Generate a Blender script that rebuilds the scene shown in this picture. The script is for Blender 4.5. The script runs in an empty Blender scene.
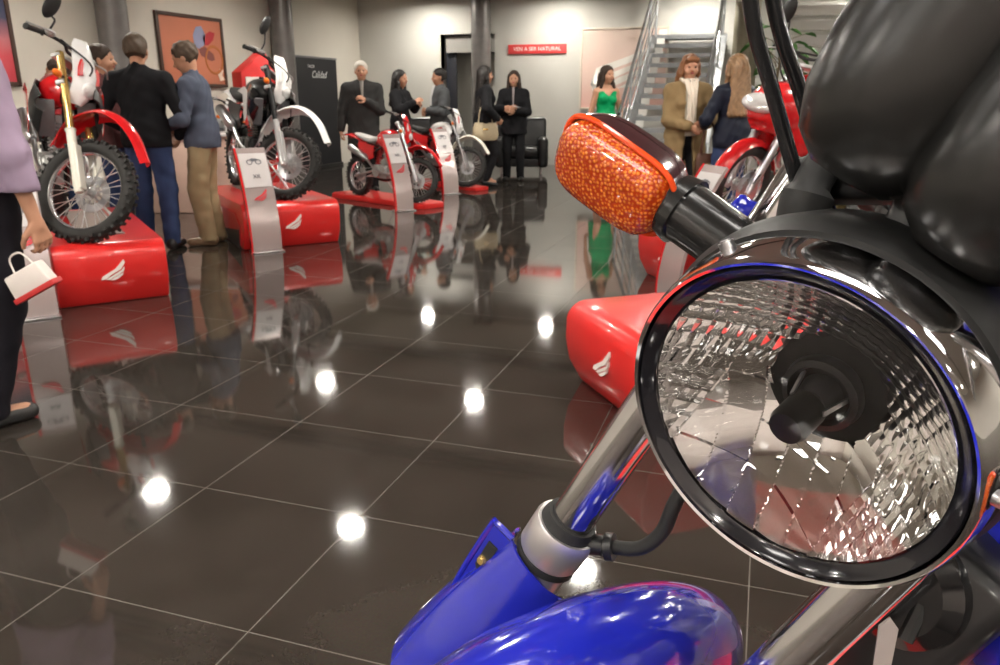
import bpy, math, random
import numpy as np
from mathutils import Vector, Matrix
random.seed(7); rng = np.random.RandomState(5)
sc = bpy.context.scene
col = sc.collection
PI = math.pi
# ------------------------------------------------------------------ camera frame (a level frame turned 18.3 degrees from the walls)
CH = 1.30; YAW = math.radians(18.3); PITCH = math.atan(237/780.0); F = 780.0
cY, sY = math.cos(YAW), math.sin(YAW); cP, sP = math.cos(PITCH), math.sin(PITCH)
def W(x, y, z=0.0): return Vector((x*cY-y*sY, x*sY+y*cY, z))
def WD(v): return W(v[0], v[1], v[2])
def ang(a): return math.radians(a)+YAW
def pix(u, v, d):                       # a point of the room seen at u, v at distance d along the view axis
    x = (u-500)/F*d; up = (332.5-v)/F*d
    return W(x, d*cP+up*sP, CH - d*sP+up*cP)
def gnd(u, v, z=0.0):
    x = u-500; up = 332.5-v; fy = F*cP+up*sP; dn = F*sP-up*cP; k = (CH-z)/dn
    return W(x*k, fy*k, z)
def at(u, Y, z=0):                      # floor spot seen in the column of pixels u (at head height) at level-frame distance Y
    return W((u-500)/F*(Y*cP-.09), Y, z)
cam = bpy.data.cameras.new('camera'); co = bpy.data.objects.new('camera', cam); col.objects.link(co)
co.location = (0, 0, CH); co.rotation_euler = (PI/2-PITCH, 0, YAW)
cam.sensor_width = 36; cam.lens = 36*F/1000; cam.clip_start = 0.02; cam.clip_end = 100
sc.camera = co; cam.dof.use_dof = True; cam.dof.focus_distance = .52; cam.dof.aperture_fstop = 26
# ------------------------------------------------------------------ materials
MC = {}
def mat(name, rgb, rough=.5, metal=0., coat=0., emit=0., noise=.0, nscale=30., bump=0., spec=.5, trans=0., ior=1.45, sheen=0., alpha=1.):
    if name in MC: return MC[name]
    m = bpy.data.materials.new(name); m.use_nodes = True; nt = m.node_tree; b = nt.nodes['Principled BSDF']
    b.inputs['Base Color'].default_value = (*rgb, 1); b.inputs['Roughness'].default_value = rough
    b.inputs['Metallic'].default_value = metal; b.inputs['Coat Weight'].default_value = coat
    b.inputs['Coat Roughness'].default_value = .04
    b.inputs['Specular IOR Level'].default_value = spec; b.inputs['Transmission Weight'].default_value = trans
    b.inputs['IOR'].default_value = ior; b.inputs['Sheen Weight'].default_value = sheen
    if emit: b.inputs['Emission Color'].default_value = (*rgb, 1); b.inputs['Emission Strength'].default_value = emit
    tc = nt.nodes.new('ShaderNodeTexCoord'); nz = nt.nodes.new('ShaderNodeTexNoise')
    nz.inputs['Scale'].default_value = nscale; nz.inputs['Detail'].default_value = 5
    nt.links.new(tc.outputs['Object'], nz.inputs['Vector'])
    if noise:
        mx = nt.nodes.new('ShaderNodeMix'); mx.data_type = 'RGBA'; mx.blend_type = 'MULTIPLY'
        mr = nt.nodes.new('ShaderNodeMapRange'); mr.inputs[3].default_value = 1-noise; mr.inputs[4].default_value = 1+noise
        nt.links.new(nz.outputs['Fac'], mr.inputs[0]); mx.inputs[0].default_value = 1
        mx.inputs[6].default_value = (*rgb, 1); nt.links.new(mr.outputs[0], mx.inputs[7]); nt.links.new(mx.outputs[2], b.inputs['Base Color'])
    if bump:
        bp = nt.nodes.new('ShaderNodeBump'); bp.inputs['Strength'].default_value = bump; bp.inputs['Distance'].default_value = .004
        nt.links.new(nz.outputs['Fac'], bp.inputs['Height']); nt.links.new(bp.outputs[0], b.inputs['Normal'])
    MC[name] = m; return m
def hexc(h):
    r = [int(h[i:i+2], 16)/255 for i in (0, 2, 4)]
    return tuple(c/12.92 if c <= .04045 else ((c+.055)/1.055)**2.4 for c in r)
CHROME = mat('chrome', (.82, .82, .84), .06, 1.)
STEEL = mat('brushed_steel', (.55, .55, .57), .28, 1., noise=.1)
ALU = mat('cast_aluminium', (.5, .5, .5), .42, .8, noise=.15, bump=.2)
BLACKP = mat('black_plastic', (.012, .012, .013), .38, noise=.2)
BLACKR = mat('black_rubber', (.015, .015, .015), .65, noise=.25, bump=.3)
BLACKG = mat('gloss_black', (.008, .008, .009), .12, coat=.5)
RED = mat('red_bodywork', (.62, .012, .016), .22, coat=.8, noise=.04)
WHITE = mat('white_bodywork', (.80, .80, .80), .25, coat=.5, noise=.03)
GOLD = mat('gold_fork', (.72, .50, .17), .22, .8)
ORANGE = mat('orange_plastic', (.9, .2, .02), .3)
GREYP = mat('grey_plastic', (.16, .16, .17), .45, noise=.1)
GREYL = mat('light_grey_vinyl', (.55, .53, .52), .5, noise=.08, bump=.2)
# ------------------------------------------------------------------ mesh building
class G:
    def __init__(s, T=None): s.v = []; s.f = []; s.T = T
    def add(s, v, f, T=None):
        o = len(s.v)
        for p in v:
            p = Vector(p)
            if T is not None: p = T @ p
            s.v.append(p)
        s.f += [tuple(i+o for i in q) for q in f]; return s
    def box(s, c, d, R=None, taper=1.):
        x, y, z = d[0]/2, d[1]/2, d[2]/2; t = taper
        v = [(-x, -y, -z), (x, -y, -z), (x, y, -z), (-x, y, -z), (-x*t, -y*t, z), (x*t, -y*t, z), (x*t, y*t, z), (-x*t, y*t, z)]
        M = Matrix.Translation(Vector(c)) @ (R.to_4x4() if R is not None else Matrix.Identity(4))
        return s.add(v, [(0, 3, 2, 1), (4, 5, 6, 7), (0, 1, 5, 4), (1, 2, 6, 5), (2, 3, 7, 6), (3, 0, 4, 7)], M)
    def beam(s, a, b, w, h, up=(0, 0, 1)):
        a = Vector(a); b = Vector(b); x = (b-a); L = x.length; x.normalize(); y = Vector(up).cross(x)
        if y.length < 1e-4: y = Vector((0, 1, 0)).cross(x)
        y.normalize(); z = x.cross(y); R = Matrix((x, y, z)).transposed()
        return s.box((a+b)/2, (L, w, h), R)
    def tube(s, pts, r, n=12, caps=True, closed=False, flat=1., up=None):
        P = [Vector(p) for p in pts]; m = len(P)
        rr = r if isinstance(r, (list, tuple)) else [r]*m
        v = []; f = []; pn = None
        for i, p in enumerate(P):
            if closed: t = P[(i+1) % m]-P[i-1]
            else: t = P[min(i+1, m-1)]-P[max(i-1, 0)]
            t.normalize()
            if pn is None:
                a = Vector(up) if up else (Vector((0, 0, 1)) if abs(t.z) < .9 else Vector((1, 0, 0)))
                pn = (a-t*a.dot(t)).normalized()
            else: pn = (pn-t*pn.dot(t)).normalized()
            b = t.cross(pn)
            for k in range(n):
                th = 2*PI*k/n
                v.append(p+(pn*math.cos(th)*flat+b*math.sin(th))*rr[i])
        for i in range(m if closed else m-1):
            j = (i+1) % m
            for k in range(n): f.append((i*n+k, i*n+(k+1) % n, j*n+(k+1) % n, j*n+k))
        if caps and not closed: f.append(tuple(range(n))[::-1]); f.append(tuple((m-1)*n+k for k in range(n)))
        return s.add(v, f)
    def lathe(s, prof, o=(0, 0, 0), ax=(0, 0, 1), n=32, ref=None, sy=1., arc=None):
        o = Vector(o); a = Vector(ax).normalized(); r0 = Vector(ref) if ref else (Vector((1, 0, 0)) if abs(a.x) < .9 else Vector((0, 1, 0)))
        e = (r0-a*r0.dot(a)).normalized(); g = a.cross(e); v = []; f = []
        for (r, h) in prof:
            for k in range(n):
                th = 2*PI*k/n; v.append(o+a*h+(e*math.cos(th)+g*math.sin(th)*sy)*max(r, 1e-5))
        for i in range(len(prof)-1):
            for k in range(n): f.append((i*n+k, i*n+(k+1) % n, (i+1)*n+(k+1) % n, (i+1)*n+k))
        return s.add(v, f)
    def torus(s, c, ax, R, r, n=48, m=10, sx=1.):
        prof = [(R+r*math.cos(2*PI*k/m), r*sx*math.sin(2*PI*k/m)) for k in range(m+1)]
        return s.lathe(prof, c, ax, n)
    def ell(s, c, r, R=None, n=20, m=12):
        v = []; f = []
        for i in range(m+1):
            ph = PI*i/m
            for k in range(n):
                th = 2*PI*k/n; v.append((r[0]*math.sin(ph)*math.cos(th), r[1]*math.sin(ph)*math.sin(th), r[2]*math.cos(ph)))
        for i in range(m):
            for k in range(n): f.append((i*n+k, (i+1)*n+k, (i+1)*n+(k+1) % n, i*n+(k+1) % n))
        M = Matrix.Translation(Vector(c)) @ (R.to_4x4() if R is not None else Matrix.Identity(4))
        return s.add(v, f, M)
    def prism(s, poly, o, ex, ey, t):
        o = Vector(o); ex = Vector(ex); ey = Vector(ey); nz = ex.cross(ey).normalized(); n = len(poly)
        v = [o+ex*p[0]+ey*p[1]-nz*t/2 for p in poly]+[o+ex*p[0]+ey*p[1]+nz*t/2 for p in poly]
        f = [tuple(range(n))[::-1], tuple(range(n, 2*n))]+[(i, (i+1) % n, n+(i+1) % n, n+i) for i in range(n)]
        return s.add(v, f)
    def loft(s, rings, closed=True, caps=True):
        n = len(rings[0]); v = [p for r in rings for p in r]; f = []
        for i in range(len(rings)-1):
            for k in range(n if closed else n-1): f.append((i*n+k, i*n+(k+1) % n, (i+1)*n+(k+1) % n, (i+1)*n+k))
        if caps and closed: f.append(tuple(range(n))[::-1]); f.append(tuple((len(rings)-1)*n+k for k in range(n)))
        return s.add(v, f)
    def sheet(s, rings, t=.004):
        """open rings made into a thick shell"""
        n = len(rings[0]); m = len(rings)
        P = np.array([[tuple(p) for p in r] for r in rings], float)
        du = np.gradient(P, axis=0); dv = np.gradient(P, axis=1); N = np.cross(du, dv); N /= np.linalg.norm(N, axis=2, keepdims=True)+1e-9
        A = (P+N*t/2).reshape(-1, 3); B = (P-N*t/2).reshape(-1, 3); v = [tuple(p) for p in A]+[tuple(p) for p in B]; o = m*n; f = []
        for i in range(m-1):
            for k in range(n-1):
                q = (i*n+k, i*n+k+1, (i+1)*n+k+1, (i+1)*n+k); f.append(q); f.append(tuple(o+j for j in q[::-1]))
        for i in range(m-1):
            f.append((i*n, (i+1)*n, o+(i+1)*n, o+i*n)); f.append((i*n+n-1, o+i*n+n-1, o+(i+1)*n+n-1, (i+1)*n+n-1))
        for k in range(n-1):
            f.append((k, o+k, o+k+1, k+1)); a = (m-1)*n+k; f.append((a, a+1, o+a+1, o+a))
        return s.add(v, f)
    def build(s, name, m, parent=None, smooth=35, bevel=0, fix=True):
        me = bpy.data.meshes.new(name)
        vv = [s.T @ p for p in s.v] if s.T is not None else s.v
        me.from_pydata([tuple(p) for p in vv], [], s.f); me.validate()
        import bmesh
        bm = bmesh.new(); bm.from_mesh(me)
        bmesh.ops.remove_doubles(bm, verts=bm.verts, dist=2e-5)
        if fix: bmesh.ops.recalc_face_normals(bm, faces=bm.faces)
        if bevel: 
            es = [e for e in bm.edges if len(e.link_faces) == 2 and e.calc_face_angle(0) > .5]
            bmesh.ops.bevel(bm, geom=es, offset=bevel, segments=3, affect='EDGES', profile=.5, clamp_overlap=True)
        for fc in bm.faces: fc.smooth = True
        lim = math.radians(smooth)
        for e in bm.edges:
            if len(e.link_faces) == 2 and e.calc_face_angle(0) > lim: e.smooth = False
        bm.to_mesh(me); bm.free()
        if isinstance(m, (list, tuple)):
            for q in m: me.materials.append(q)
        else: me.materials.append(m)
        o = bpy.data.objects.new(name, me); col.objects.link(o)
        if parent is not None: o.parent = parent
        return o
def tag(o, label=None, cat=None, group=None, kind=None):
    if label: o['label'] = label
    if cat: o['category'] = cat
    if group: o['group'] = group
    if kind: o['kind'] = kind
    return o
def empty(name, loc=(0, 0, 0), rz=0., M=None):
    o = bpy.data.objects.new(name, None); col.objects.link(o); o.empty_display_size = .1
    if M is not None: o.matrix_world = M
    else: o.location = loc; o.rotation_euler = (0, 0, rz)
    return o
def copy_tree(o, parent=None):
    c = o.copy(); col.objects.link(c)
    if parent is not None: c.parent = parent
    for ch in list(o.children): copy_tree(ch, c)
    return c
def spline(P, n=6):
    P = [Vector(p) for p in P]; Q = [P[0]*2-P[1]]+P+[P[-1]*2-P[-2]]; out = []
    for i in range(1, len(Q)-2):
        for k in range(n):
            t = k/n; a, b, c, d = Q[i-1], Q[i], Q[i+1], Q[i+2]
            out.append(.5*((2*b)+(c-a)*t+(2*a-5*b+4*c-d)*t*t+(3*b-a-3*c+d)*t**3))
    out.append(P[-1]); return out
def text_mesh(body, size, name, m, parent, M, ext=.001, shear=0., align='CENTER'):
    cu = bpy.data.curves.new(name, 'FONT'); cu.body = body; cu.size = size; cu.extrude = ext; cu.align_x = align; cu.align_y = 'CENTER'; cu.shear = shear
    t = bpy.data.objects.new('tmp', cu); col.objects.link(t); bpy.context.view_layer.update()
    me = bpy.data.meshes.new_from_object(t.evaluated_get(bpy.context.evaluated_depsgraph_get())); bpy.data.objects.remove(t); bpy.data.curves.remove(cu)
    me.name = name; me.transform(M); me.materials.clear(); me.materials.append(m)
    o = bpy.data.objects.new(name, me); col.objects.link(o)
    if parent is not None: o.parent = parent
    return o
def fr(o, x, y):                        # matrix whose local x, y map to these directions
    x = Vector(x).normalized(); y = Vector(y); y = (y-x*x.dot(y)).normalized(); z = x.cross(y)
    return Matrix.Translation(Vector(o)) @ Matrix((x, y, z)).transposed().to_4x4()
# wing emblem outline (unit width), drawn as separate feathers
def wing(g, M, s=1., t=.004):
    fe = [[(-.5, -.30), (-.42, -.16), (.10, .12), (.46, .50), (.50, .36), (.30, .08), (-.05, -.10), (-.30, -.28)],
          [(-.30, -.31), (.0, -.14), (.34, .04), (.46, .20), (.44, .04), (.24, -.12), (-.02, -.24), (-.16, -.32)],
          [(-.14, -.34), (.10, -.22), (.34, -.10), (.40, .0), (.36, -.16), (.16, -.30), (.0, -.36)]]
    for p in fe:
        h = G().prism([(a*s, b*s) for a, b in p], (0, 0, 0), (1, 0, 0), (0, 1, 0), t); g.add(h.v, h.f, M)
    return g
# ------------------------------------------------------------------ smooth solids from distance fields
class SD:
    def __init__(s, lo, hi, h):
        s.h = h; s.lo = np.array(lo, float); n = np.ceil((np.array(hi)-s.lo)/h).astype(int)+1; s.n = n
        s.ax = [s.lo[i]+h*np.arange(n[i]) for i in range(3)]; s.F = np.full(n, 1., np.float32)
    def _sl(s, lo, hi):
        r = []
        for i in range(3):
            a = max(0, int((lo[i]-s.lo[i])/s.h)); b = min(s.n[i], int((hi[i]-s.lo[i])/s.h)+2)
            if b <= a: return None, None
            r.append(slice(a, b))
        X, Y, Z = np.meshgrid(*[s.ax[i][r[i]] for i in range(3)], indexing='ij'); return tuple(r), (X, Y, Z)
    def _un(s, sl, d, k, neg=False):
        A = s.F[sl]
        if neg: s.F[sl] = np.maximum(A, -d); return
        if k > 0:
            hh = np.clip(.5+.5*(d-A)/k, 0, 1); s.F[sl] = d*(1-hh)+A*hh-k*hh*(1-hh)
        else: s.F[sl] = np.minimum(A, d)
    def cone(s, a, b, ra, rb, k=.03, sc=(1, 1, 1), neg=False):
        a = np.array(a, float); b = np.array(b, float); q = np.array(sc); m = max(ra, rb)*q.max()+k+3*s.h+.02
        sl, X = s._sl(np.minimum(a, b)-m, np.maximum(a, b)+m)
        if sl is None: return s
        ab = (b-a)/q; P = [(X[i]-a[i])/q[i] for i in range(3)]; L = (ab**2).sum()+1e-12
        t = np.clip((P[0]*ab[0]+P[1]*ab[1]+P[2]*ab[2])/L, 0, 1)
        d = np.sqrt(sum((P[i]-t*ab[i])**2 for i in range(3)))-(ra+(rb-ra)*t)
        s._un(sl, d*q.min(), k, neg); return s
    def ell(s, c, r, k=.03, neg=False, R=None):
        c = np.array(c, float); r = np.array(r, float); m = r.max()+k+3*s.h+.02
        sl, X = s._sl(c-m, c+m)
        if sl is None: return s
        P = [X[i]-c[i] for i in range(3)]
        if R is not None: P = [sum(R[j][i]*P[j] for j in range(3)) for i in range(3)]
        k0 = np.sqrt(sum((P[i]/r[i])**2 for i in range(3)))+1e-9; k1 = np.sqrt(sum((P[i]/r[i]**2)**2 for i in range(3)))+1e-9
        s._un(sl, k0*(k0-1)/k1, k, neg); return s
    def grid(s): return np.meshgrid(*s.ax, indexing='ij')
    def clip(s, fn): s.F = np.maximum(s.F, fn(*s.grid())).astype(np.float32); return s
    def warp(s, fn): s.F = s.F+fn(*s.grid()).astype(np.float32); return s
    def mesh(s):
        Fd = s.F; Fd[0], Fd[-1] = 1, 1; Fd[:, 0], Fd[:, -1] = 1, 1; Fd[:, :, 0], Fd[:, :, -1] = 1, 1
        n = np.array(Fd.shape); ins = Fd < 0
        acc = np.zeros((*(n-1), 3)); cnt = np.zeros(n-1)
        for a in range(3):
            sA = [slice(None)]*3; sB = [slice(None)]*3; sA[a] = slice(0, -1); sB[a] = slice(1, None)
            A = Fd[tuple(sA)]; B = Fd[tuple(sB)]; cr = (A < 0) != (B < 0)
            idx = np.argwhere(cr); t = (A[cr]/(A[cr]-B[cr]))
            p = idx.astype(float); p[:, a] += t
            o1, o2 = [x for x in range(3) if x != a]
            for d1 in (0, -1):
                for d2 in (0, -1):
                    c = idx.copy(); c[:, o1] += d1; c[:, o2] += d2
                    ok = ((c >= 0) & (c < n-1)).all(1)
                    np.add.at(acc, tuple(c[ok].T), p[ok]); np.add.at(cnt, tuple(c[ok].T), 1)
        cells = np.argwhere(cnt > 0); ids = -np.ones(n-1, int); ids[tuple(cells.T)] = np.arange(len(cells))
        V = acc[tuple(cells.T)]/cnt[tuple(cells.T)][:, None]*s.h+s.lo; FC = []
        for a in range(3):
            sA = [slice(None)]*3; sB = [slice(None)]*3; sA[a] = slice(0, -1); sB[a] = slice(1, None)
            A = ins[tuple(sA)]; B = ins[tuple(sB)]; idx = np.argwhere(A != B); fl = A[tuple(idx.T)]
            o1, o2 = [(1, 2), (2, 0), (0, 1)][a]; q = []
            ok = (idx[:, o1] > 0) & (idx[:, o2] > 0); idx = idx[ok]; fl = fl[ok]
            for d1, d2 in ((0, 0), (-1, 0), (-1, -1), (0, -1)):
                c = idx.copy(); c[:, o1] += d1; c[:, o2] += d2; q.append(ids[tuple(np.minimum(c, n-2).T)])
            Q = np.array(q).T; Q[~fl] = Q[~fl][:, ::-1]; FC.append(Q)
        FC = np.concatenate(FC) if FC else np.zeros((0, 4), int); FC = FC[(FC >= 0).all(1)]
        return V, FC
def raw(name, parts, m, parent=None, scale=1., sm=True):
    Vs = []; Fs = []; o = 0
    for V, FC in parts: Vs.append(V*scale); Fs.append(FC+o); o += len(V)
    V = np.concatenate(Vs); FC = np.concatenate(Fs)
    me = bpy.data.meshes.new(name); me.from_pydata(V.tolist(), [], FC.tolist()); me.validate(); me.materials.append(m)
    me.polygons.foreach_set('use_smooth', [True]*len(me.polygons))
    ob = bpy.data.objects.new(name, me); col.objects.link(ob)
    if parent is not None: ob.parent = parent
    return ob
# ================================================================== THE ROOM
XL, XR, YB, YN, H = -8.0, 9.0, 15.1, -5.0, 3.25
def floor_mat():
    m = bpy.data.materials.new('polished_dark_granite'); m.use_nodes = True; nt = m.node_tree; b = nt.nodes['Principled BSDF']; L = nt.links.new
    tc = nt.nodes.new('ShaderNodeTexCoord'); sp = nt.nodes.new('ShaderNodeSeparateXYZ'); L(tc.outputs['Object'], sp.inputs[0])
    pa = gnd(248, 632); TS = .600
    def line(axis, off):
        a = nt.nodes.new('ShaderNodeMath'); a.operation = 'SUBTRACT'; L(sp.outputs[axis], a.inputs[0]); a.inputs[1].default_value = off
        w = nt.nodes.new('ShaderNodeMath'); w.operation = 'PINGPONG'; L(a.outputs[0], w.inputs[0]); w.inputs[1].default_value = TS/2
        c = nt.nodes.new('ShaderNodeMath'); c.operation = 'LESS_THAN'; L(w.outputs[0], c.inputs[0]); c.inputs[1].default_value = .0016; return c
    la = line(0, pa.x); lb = line(1, pa.y); mx = nt.nodes.new('ShaderNodeMath'); mx.operation = 'MAXIMUM'; L(la.outputs[0], mx.inputs[0]); L(lb.outputs[0], mx.inputs[1])
    nz = nt.nodes.new('ShaderNodeTexNoise'); nz.inputs['Scale'].default_value = 2.2; nz.inputs['Detail'].default_value = 6; L(tc.outputs['Object'], nz.inputs['Vector'])
    n2 = nt.nodes.new('ShaderNodeTexNoise'); n2.inputs['Scale'].default_value = 160; n2.inputs['Detail'].default_value = 2; L(tc.outputs['Object'], n2.inputs['Vector'])
    cr = nt.nodes.new('ShaderNodeValToRGB'); cr.color_ramp.elements[0].position = .3; cr.color_ramp.elements[1].position = .75
    cr.color_ramp.elements[0].color = (.022, .018, .015, 1); cr.color_ramp.elements[1].color = (.042, .035, .030, 1); L(nz.outputs['Fac'], cr.inputs[0])
    m2 = nt.nodes.new('ShaderNodeMix'); m2.data_type = 'RGBA'; m2.blend_type = 'OVERLAY'; m2.inputs[0].default_value = .25; L(cr.outputs[0], m2.inputs[6]); L(n2.outputs['Color'], m2.inputs[7])
    m3 = nt.nodes.new('ShaderNodeMix'); m3.data_type = 'RGBA'; L(mx.outputs[0], m3.inputs[0]); L(m2.outputs[2], m3.inputs[6]); m3.inputs[7].default_value = (.095, .083, .07, 1)
    L(m3.outputs[2], b.inputs['Base Color'])
    mr = nt.nodes.new('ShaderNodeMapRange'); mr.inputs[3].default_value = .035; mr.inputs[4].default_value = .075; L(nz.outputs['Fac'], mr.inputs[0])
    m4 = nt.nodes.new('ShaderNodeMix'); L(mx.outputs[0], m4.inputs[0]); L(mr.outputs[0], m4.inputs[2]); m4.inputs[3].default_value = .6
    L(m4.outputs[0], b.inputs['Roughness']); b.inputs['IOR'].default_value = 1.55
    return m
def struct(o): o['kind'] = 'structure'; return o
struct(G().box(((XL+XR)/2, (YN+YB+2)/2, -.06), (XR-XL+.4, YB-YN+2.4, .12)).build('floor', floor_mat()))
WALLM = mat('wall_paint', (.64, .60, .53), .75, noise=.03, nscale=3, bump=.02)
WALLG = mat('wall_paint_grey', (.55, .54, .50), .75, noise=.03, nscale=3)
struct(G().box((XL-.1, (YN+YB)/2, H/2), (.2, YB-YN, H)).build('wall_left', WALLM))
g = G(); dx0, dx1, dz = -6.22, -5.10, 2.44
g.box(((XL+dx0)/2, YB+.1, H/2), (dx0-XL, .2, H)).box(((XR+dx1)/2, YB+.1, H/2), (XR-dx1, .2, H)).box(((dx0+dx1)/2, YB+.1, (H+dz)/2), (dx1-dx0, .2, H-dz))
struct(g.build('wall_back', WALLG))
struct(G().box((XR+.1, (YN+YB)/2, H/2), (.2, YB-YN, H)).build('wall_right', WALLM))
struct(G().box(((XL+XR)/2, YN-.1, H/2), (XR-XL, .2, H)).build('wall_front', mat('wall_paint_warm', (.72, .64, .60), .7, noise=.1, nscale=2)))
struct(G().box(((XL+XR)/2, (YN+YB)/2, H+.05), (XR-XL, YB-YN, .1)).build('ceiling', mat('ceiling_paint', (.50, .46, .40), .8, noise=.05, nscale=2)))
k = 1
for y in (.5, 4.5, 8.55, 12.5):
    for d in (-.11, .11):
        struct(G().box(((XL+XR)/2, y+d, H-.03), (XR-XL, .08, .06)).build('trim_%d' % k, mat('ceiling_channel', (.05, .045, .04), .6))); k += 1
# recess beyond the opening in the back wall
struct(G().box((-5.6, YB+.75, dz/2), (1.6, .1, dz+.1)).box((-6.27, YB+.45, dz/2), (.1, .5, dz)).box((-4.95, YB+.45, dz/2), (.1, .5, dz)).build('wall_recess', mat('recess_paint', (.55, .54, .50), .7, noise=.03)))
struct(G().box((-6.08, YB+.22, 1.16), (.22, .05, 2.32)).build('door_1', mat('dark_door', (.02, .022, .03), .4, noise=.1), bevel=.004))
struct(G().box((-5.55, YB+.35, dz-.18), (1.2, .5, .3)).build('trim_%d' % k, mat('lintel_grey', (.30, .29, .27), .7))); k += 1
COLM = mat('column_grey', (.17, .16, .155), .35, metal=.3, noise=.35, nscale=6)
def column(x, y, r, m):
    g = G().lathe([(r*1.25, 0), (r*1.25, .05), (r, .06), (r, H-.08), (r*1.1, H-.07), (r*1.1, H)], (x, y, 0), n=36)
    struct(g.build('column', m))
column(-7.78, 8.3, .185, COLM); column(-7.78, 12.0, .185, COLM); column(-5.28, 14.82, .185, COLM)
column(-.45, 14.0, .20, mat('column_olive', (.20, .18, .12), .55, noise=.3, nscale=4))
# ceiling spots
LM = mat('lamp_glow', (1., .94, .84), .5, emit=400.)
first = None
for x in (-6.3, -3.78, -1.3, 1.2, 3.7, 6.2):
    for y in (14.3, 10.2, 6.42, 2.5, -1.4, -4.3):  # the row by the front wall is added, unseen, to brighten that wall
        if first is None:
            r = empty('ceiling_downlight'); tag(r, 'small round ceiling spotlight mirrored as a bright dot in the floor', 'light', 'ceiling spotlights over the showroom')
            G().lathe([(.02, 0), (.02, -.05), (.13, -.06), (.14, -.08), (.14, -.2), (.125, -.2), (.125, -.18), (.0, -.18)], n=24).build('housing', GREYP, r)
            G().lathe([(.0, -.187), (.12, -.187), (.12, -.183), (.0, -.183)], n=24).build('diffuser', LM, r)
            first = r; r.location = (x, y, H)
        else:
            c = copy_tree(first); c.location = (x, y, H)
PL = mat('fill_glow', (1., .95, .88), .5, emit=17.)  # unseen panels added to even out the light on the walls
first = None
for x, y in ((-5.0, .4), (-2.4, .4), (.2, .4), (2.8, .4), (-3.7, -3.0), (0.2, -3.0), (4.4, 4.4), (4.4, 8.3), (4.4, 12.2), (7.2, 6.3), (7.2, 10.2)):
    if first is None:
        first = empty('fill_panel', (x, y, H)); tag(first, 'flat white fill light panel added out of view to even the hall light', 'light', 'added fill light panels out of view')
        for sx, sy, wx, wy in ((0, .31, 1.24, .03), (0, -.31, 1.24, .03), (.61, 0, .03, .62), (-.61, 0, .03, .62)): G().box((sx, sy, -.03), (wx, wy, .05)).build('frame', GREYP, first)
        G().box((0, 0, -.02), (1.19, .59, .02)).build('diffuser', PL, first)
    else: c = copy_tree(first); c.location = (x, y, H)
# posters and signs on the walls
def poster_left(y0, y1, z0, z1, label, art):
    r = empty('framed_poster', (XL, (y0+y1)/2, (z0+z1)/2), -PI/2)   # local x along -y ... faces the room
    tag(r, label, 'poster')
    w, h = y1-y0, z1-z0; g = G()
    R = Matrix.Rotation(PI, 3, 'Z')
    g.box((0, .025, h/2-.02), (w, .04, .05)).box((0, .025, -h/2+.02), (w, .04, .05)).box((w/2-.02, .025, 0), (.05, .04, h)).box((-w/2+.02, .025, 0), (.05, .04, h))
    g.build('frame', mat('poster_frame', (.06, .03, .02), .4), r, bevel=.004)
    G().box((0, .018, 0), (w-.08, .02, h-.08)).build('print', art, r); return r
def ramp_z(name, stops, axis=2, lo=-.5, hi=.5, rough=.45):
    m = bpy.data.materials.new(name); m.use_nodes = True; nt = m.node_tree; b = nt.nodes['Principled BSDF']
    tc = nt.nodes.new('ShaderNodeTexCoord'); sp = nt.nodes.new('ShaderNodeSeparateXYZ'); nt.links.new(tc.outputs['Object'], sp.inputs[0])
    mr = nt.nodes.new('ShaderNodeMapRange'); mr.inputs[1].default_value = lo; mr.inputs[2].default_value = hi; nt.links.new(sp.outputs[axis], mr.inputs[0])
    nz = nt.nodes.new('ShaderNodeTexNoise'); nz.inputs['Scale'].default_value = 5; nt.links.new(tc.outputs['Object'], nz.inputs['Vector'])
    ad = nt.nodes.new('ShaderNodeMath'); ad.operation = 'MULTIPLY_ADD'; nt.links.new(nz.outputs['Fac'], ad.inputs[0]); ad.inputs[1].default_value = .12; nt.links.new(mr.outputs[0], ad.inputs[2])
    cr = nt.nodes.new('ShaderNodeValToRGB'); e = cr.color_ramp.elements
    while len(e) < len(stops): e.new(.5)
    for i, (p, c) in enumerate(stops): e[i].position = p; e[i].color = (*c, 1)
    nt.links.new(ad.outputs[0], cr.inputs[0]); nt.links.new(cr.outputs[0], b.inputs['Base Color']); b.inputs['Roughness'].default_value = rough; return m
p1 = poster_left(9.28, 10.68, 1.42, 2.40, 'framed salmon poster of a motorcycle on the wall above the man in the grey jacket', mat('salmon_print', (.50, .17, .095), .5, noise=.06, nscale=3))
# picture of a machine on the salmon poster (local x runs towards the viewer's left, so negate)
g = G(); 
def on(p, n=.03): return (p[0], n, p[1])
def ply(g, pts, y=.031, t=.003): g.prism(pts, (0, y, 0), (-1, 0, 0), (0, 0, 1), t); return g
Pm = {}
ply(G(), [(.02, .22), (.10, .34), (.22, .36), (.30, .24), (.26, .10), (.12, .04), (.04, .08)]).build('printed_tank', mat('print_blue', (.25, .28, .42), .5), p1)
ply(G(), [(.22, .20), (.40, .30), (.52, .28), (.46, .18), (.34, .10), (.26, .10)]).build('printed_seat', mat('print_red', (.40, .02, .03), .5), p1)
G().torus((-.45, .032, -.10), (.0, 1, 0), .19, .022, 40, 6, .2).build('printed_wheel', mat('print_gold', (.42, .13, .03), .5), p1).scale = (1, 1, 1)
ply(G(), [(.12, .04), (.26, .08), (.44, -.02), (.46, -.10), (.38, -.12), (.16, -.05)], y=.032).build('printed_engine', mat('print_brown', (.20, .06, .05), .5), p1)
ply(G(), [(.50, -.30), (.56, -.22), (.64, -.24), (.60, -.32), (.66, -.38), (.54, -.40)]).build('printed_emblem', mat('print_pale', (.85, .66, .55), .5), p1)
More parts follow.
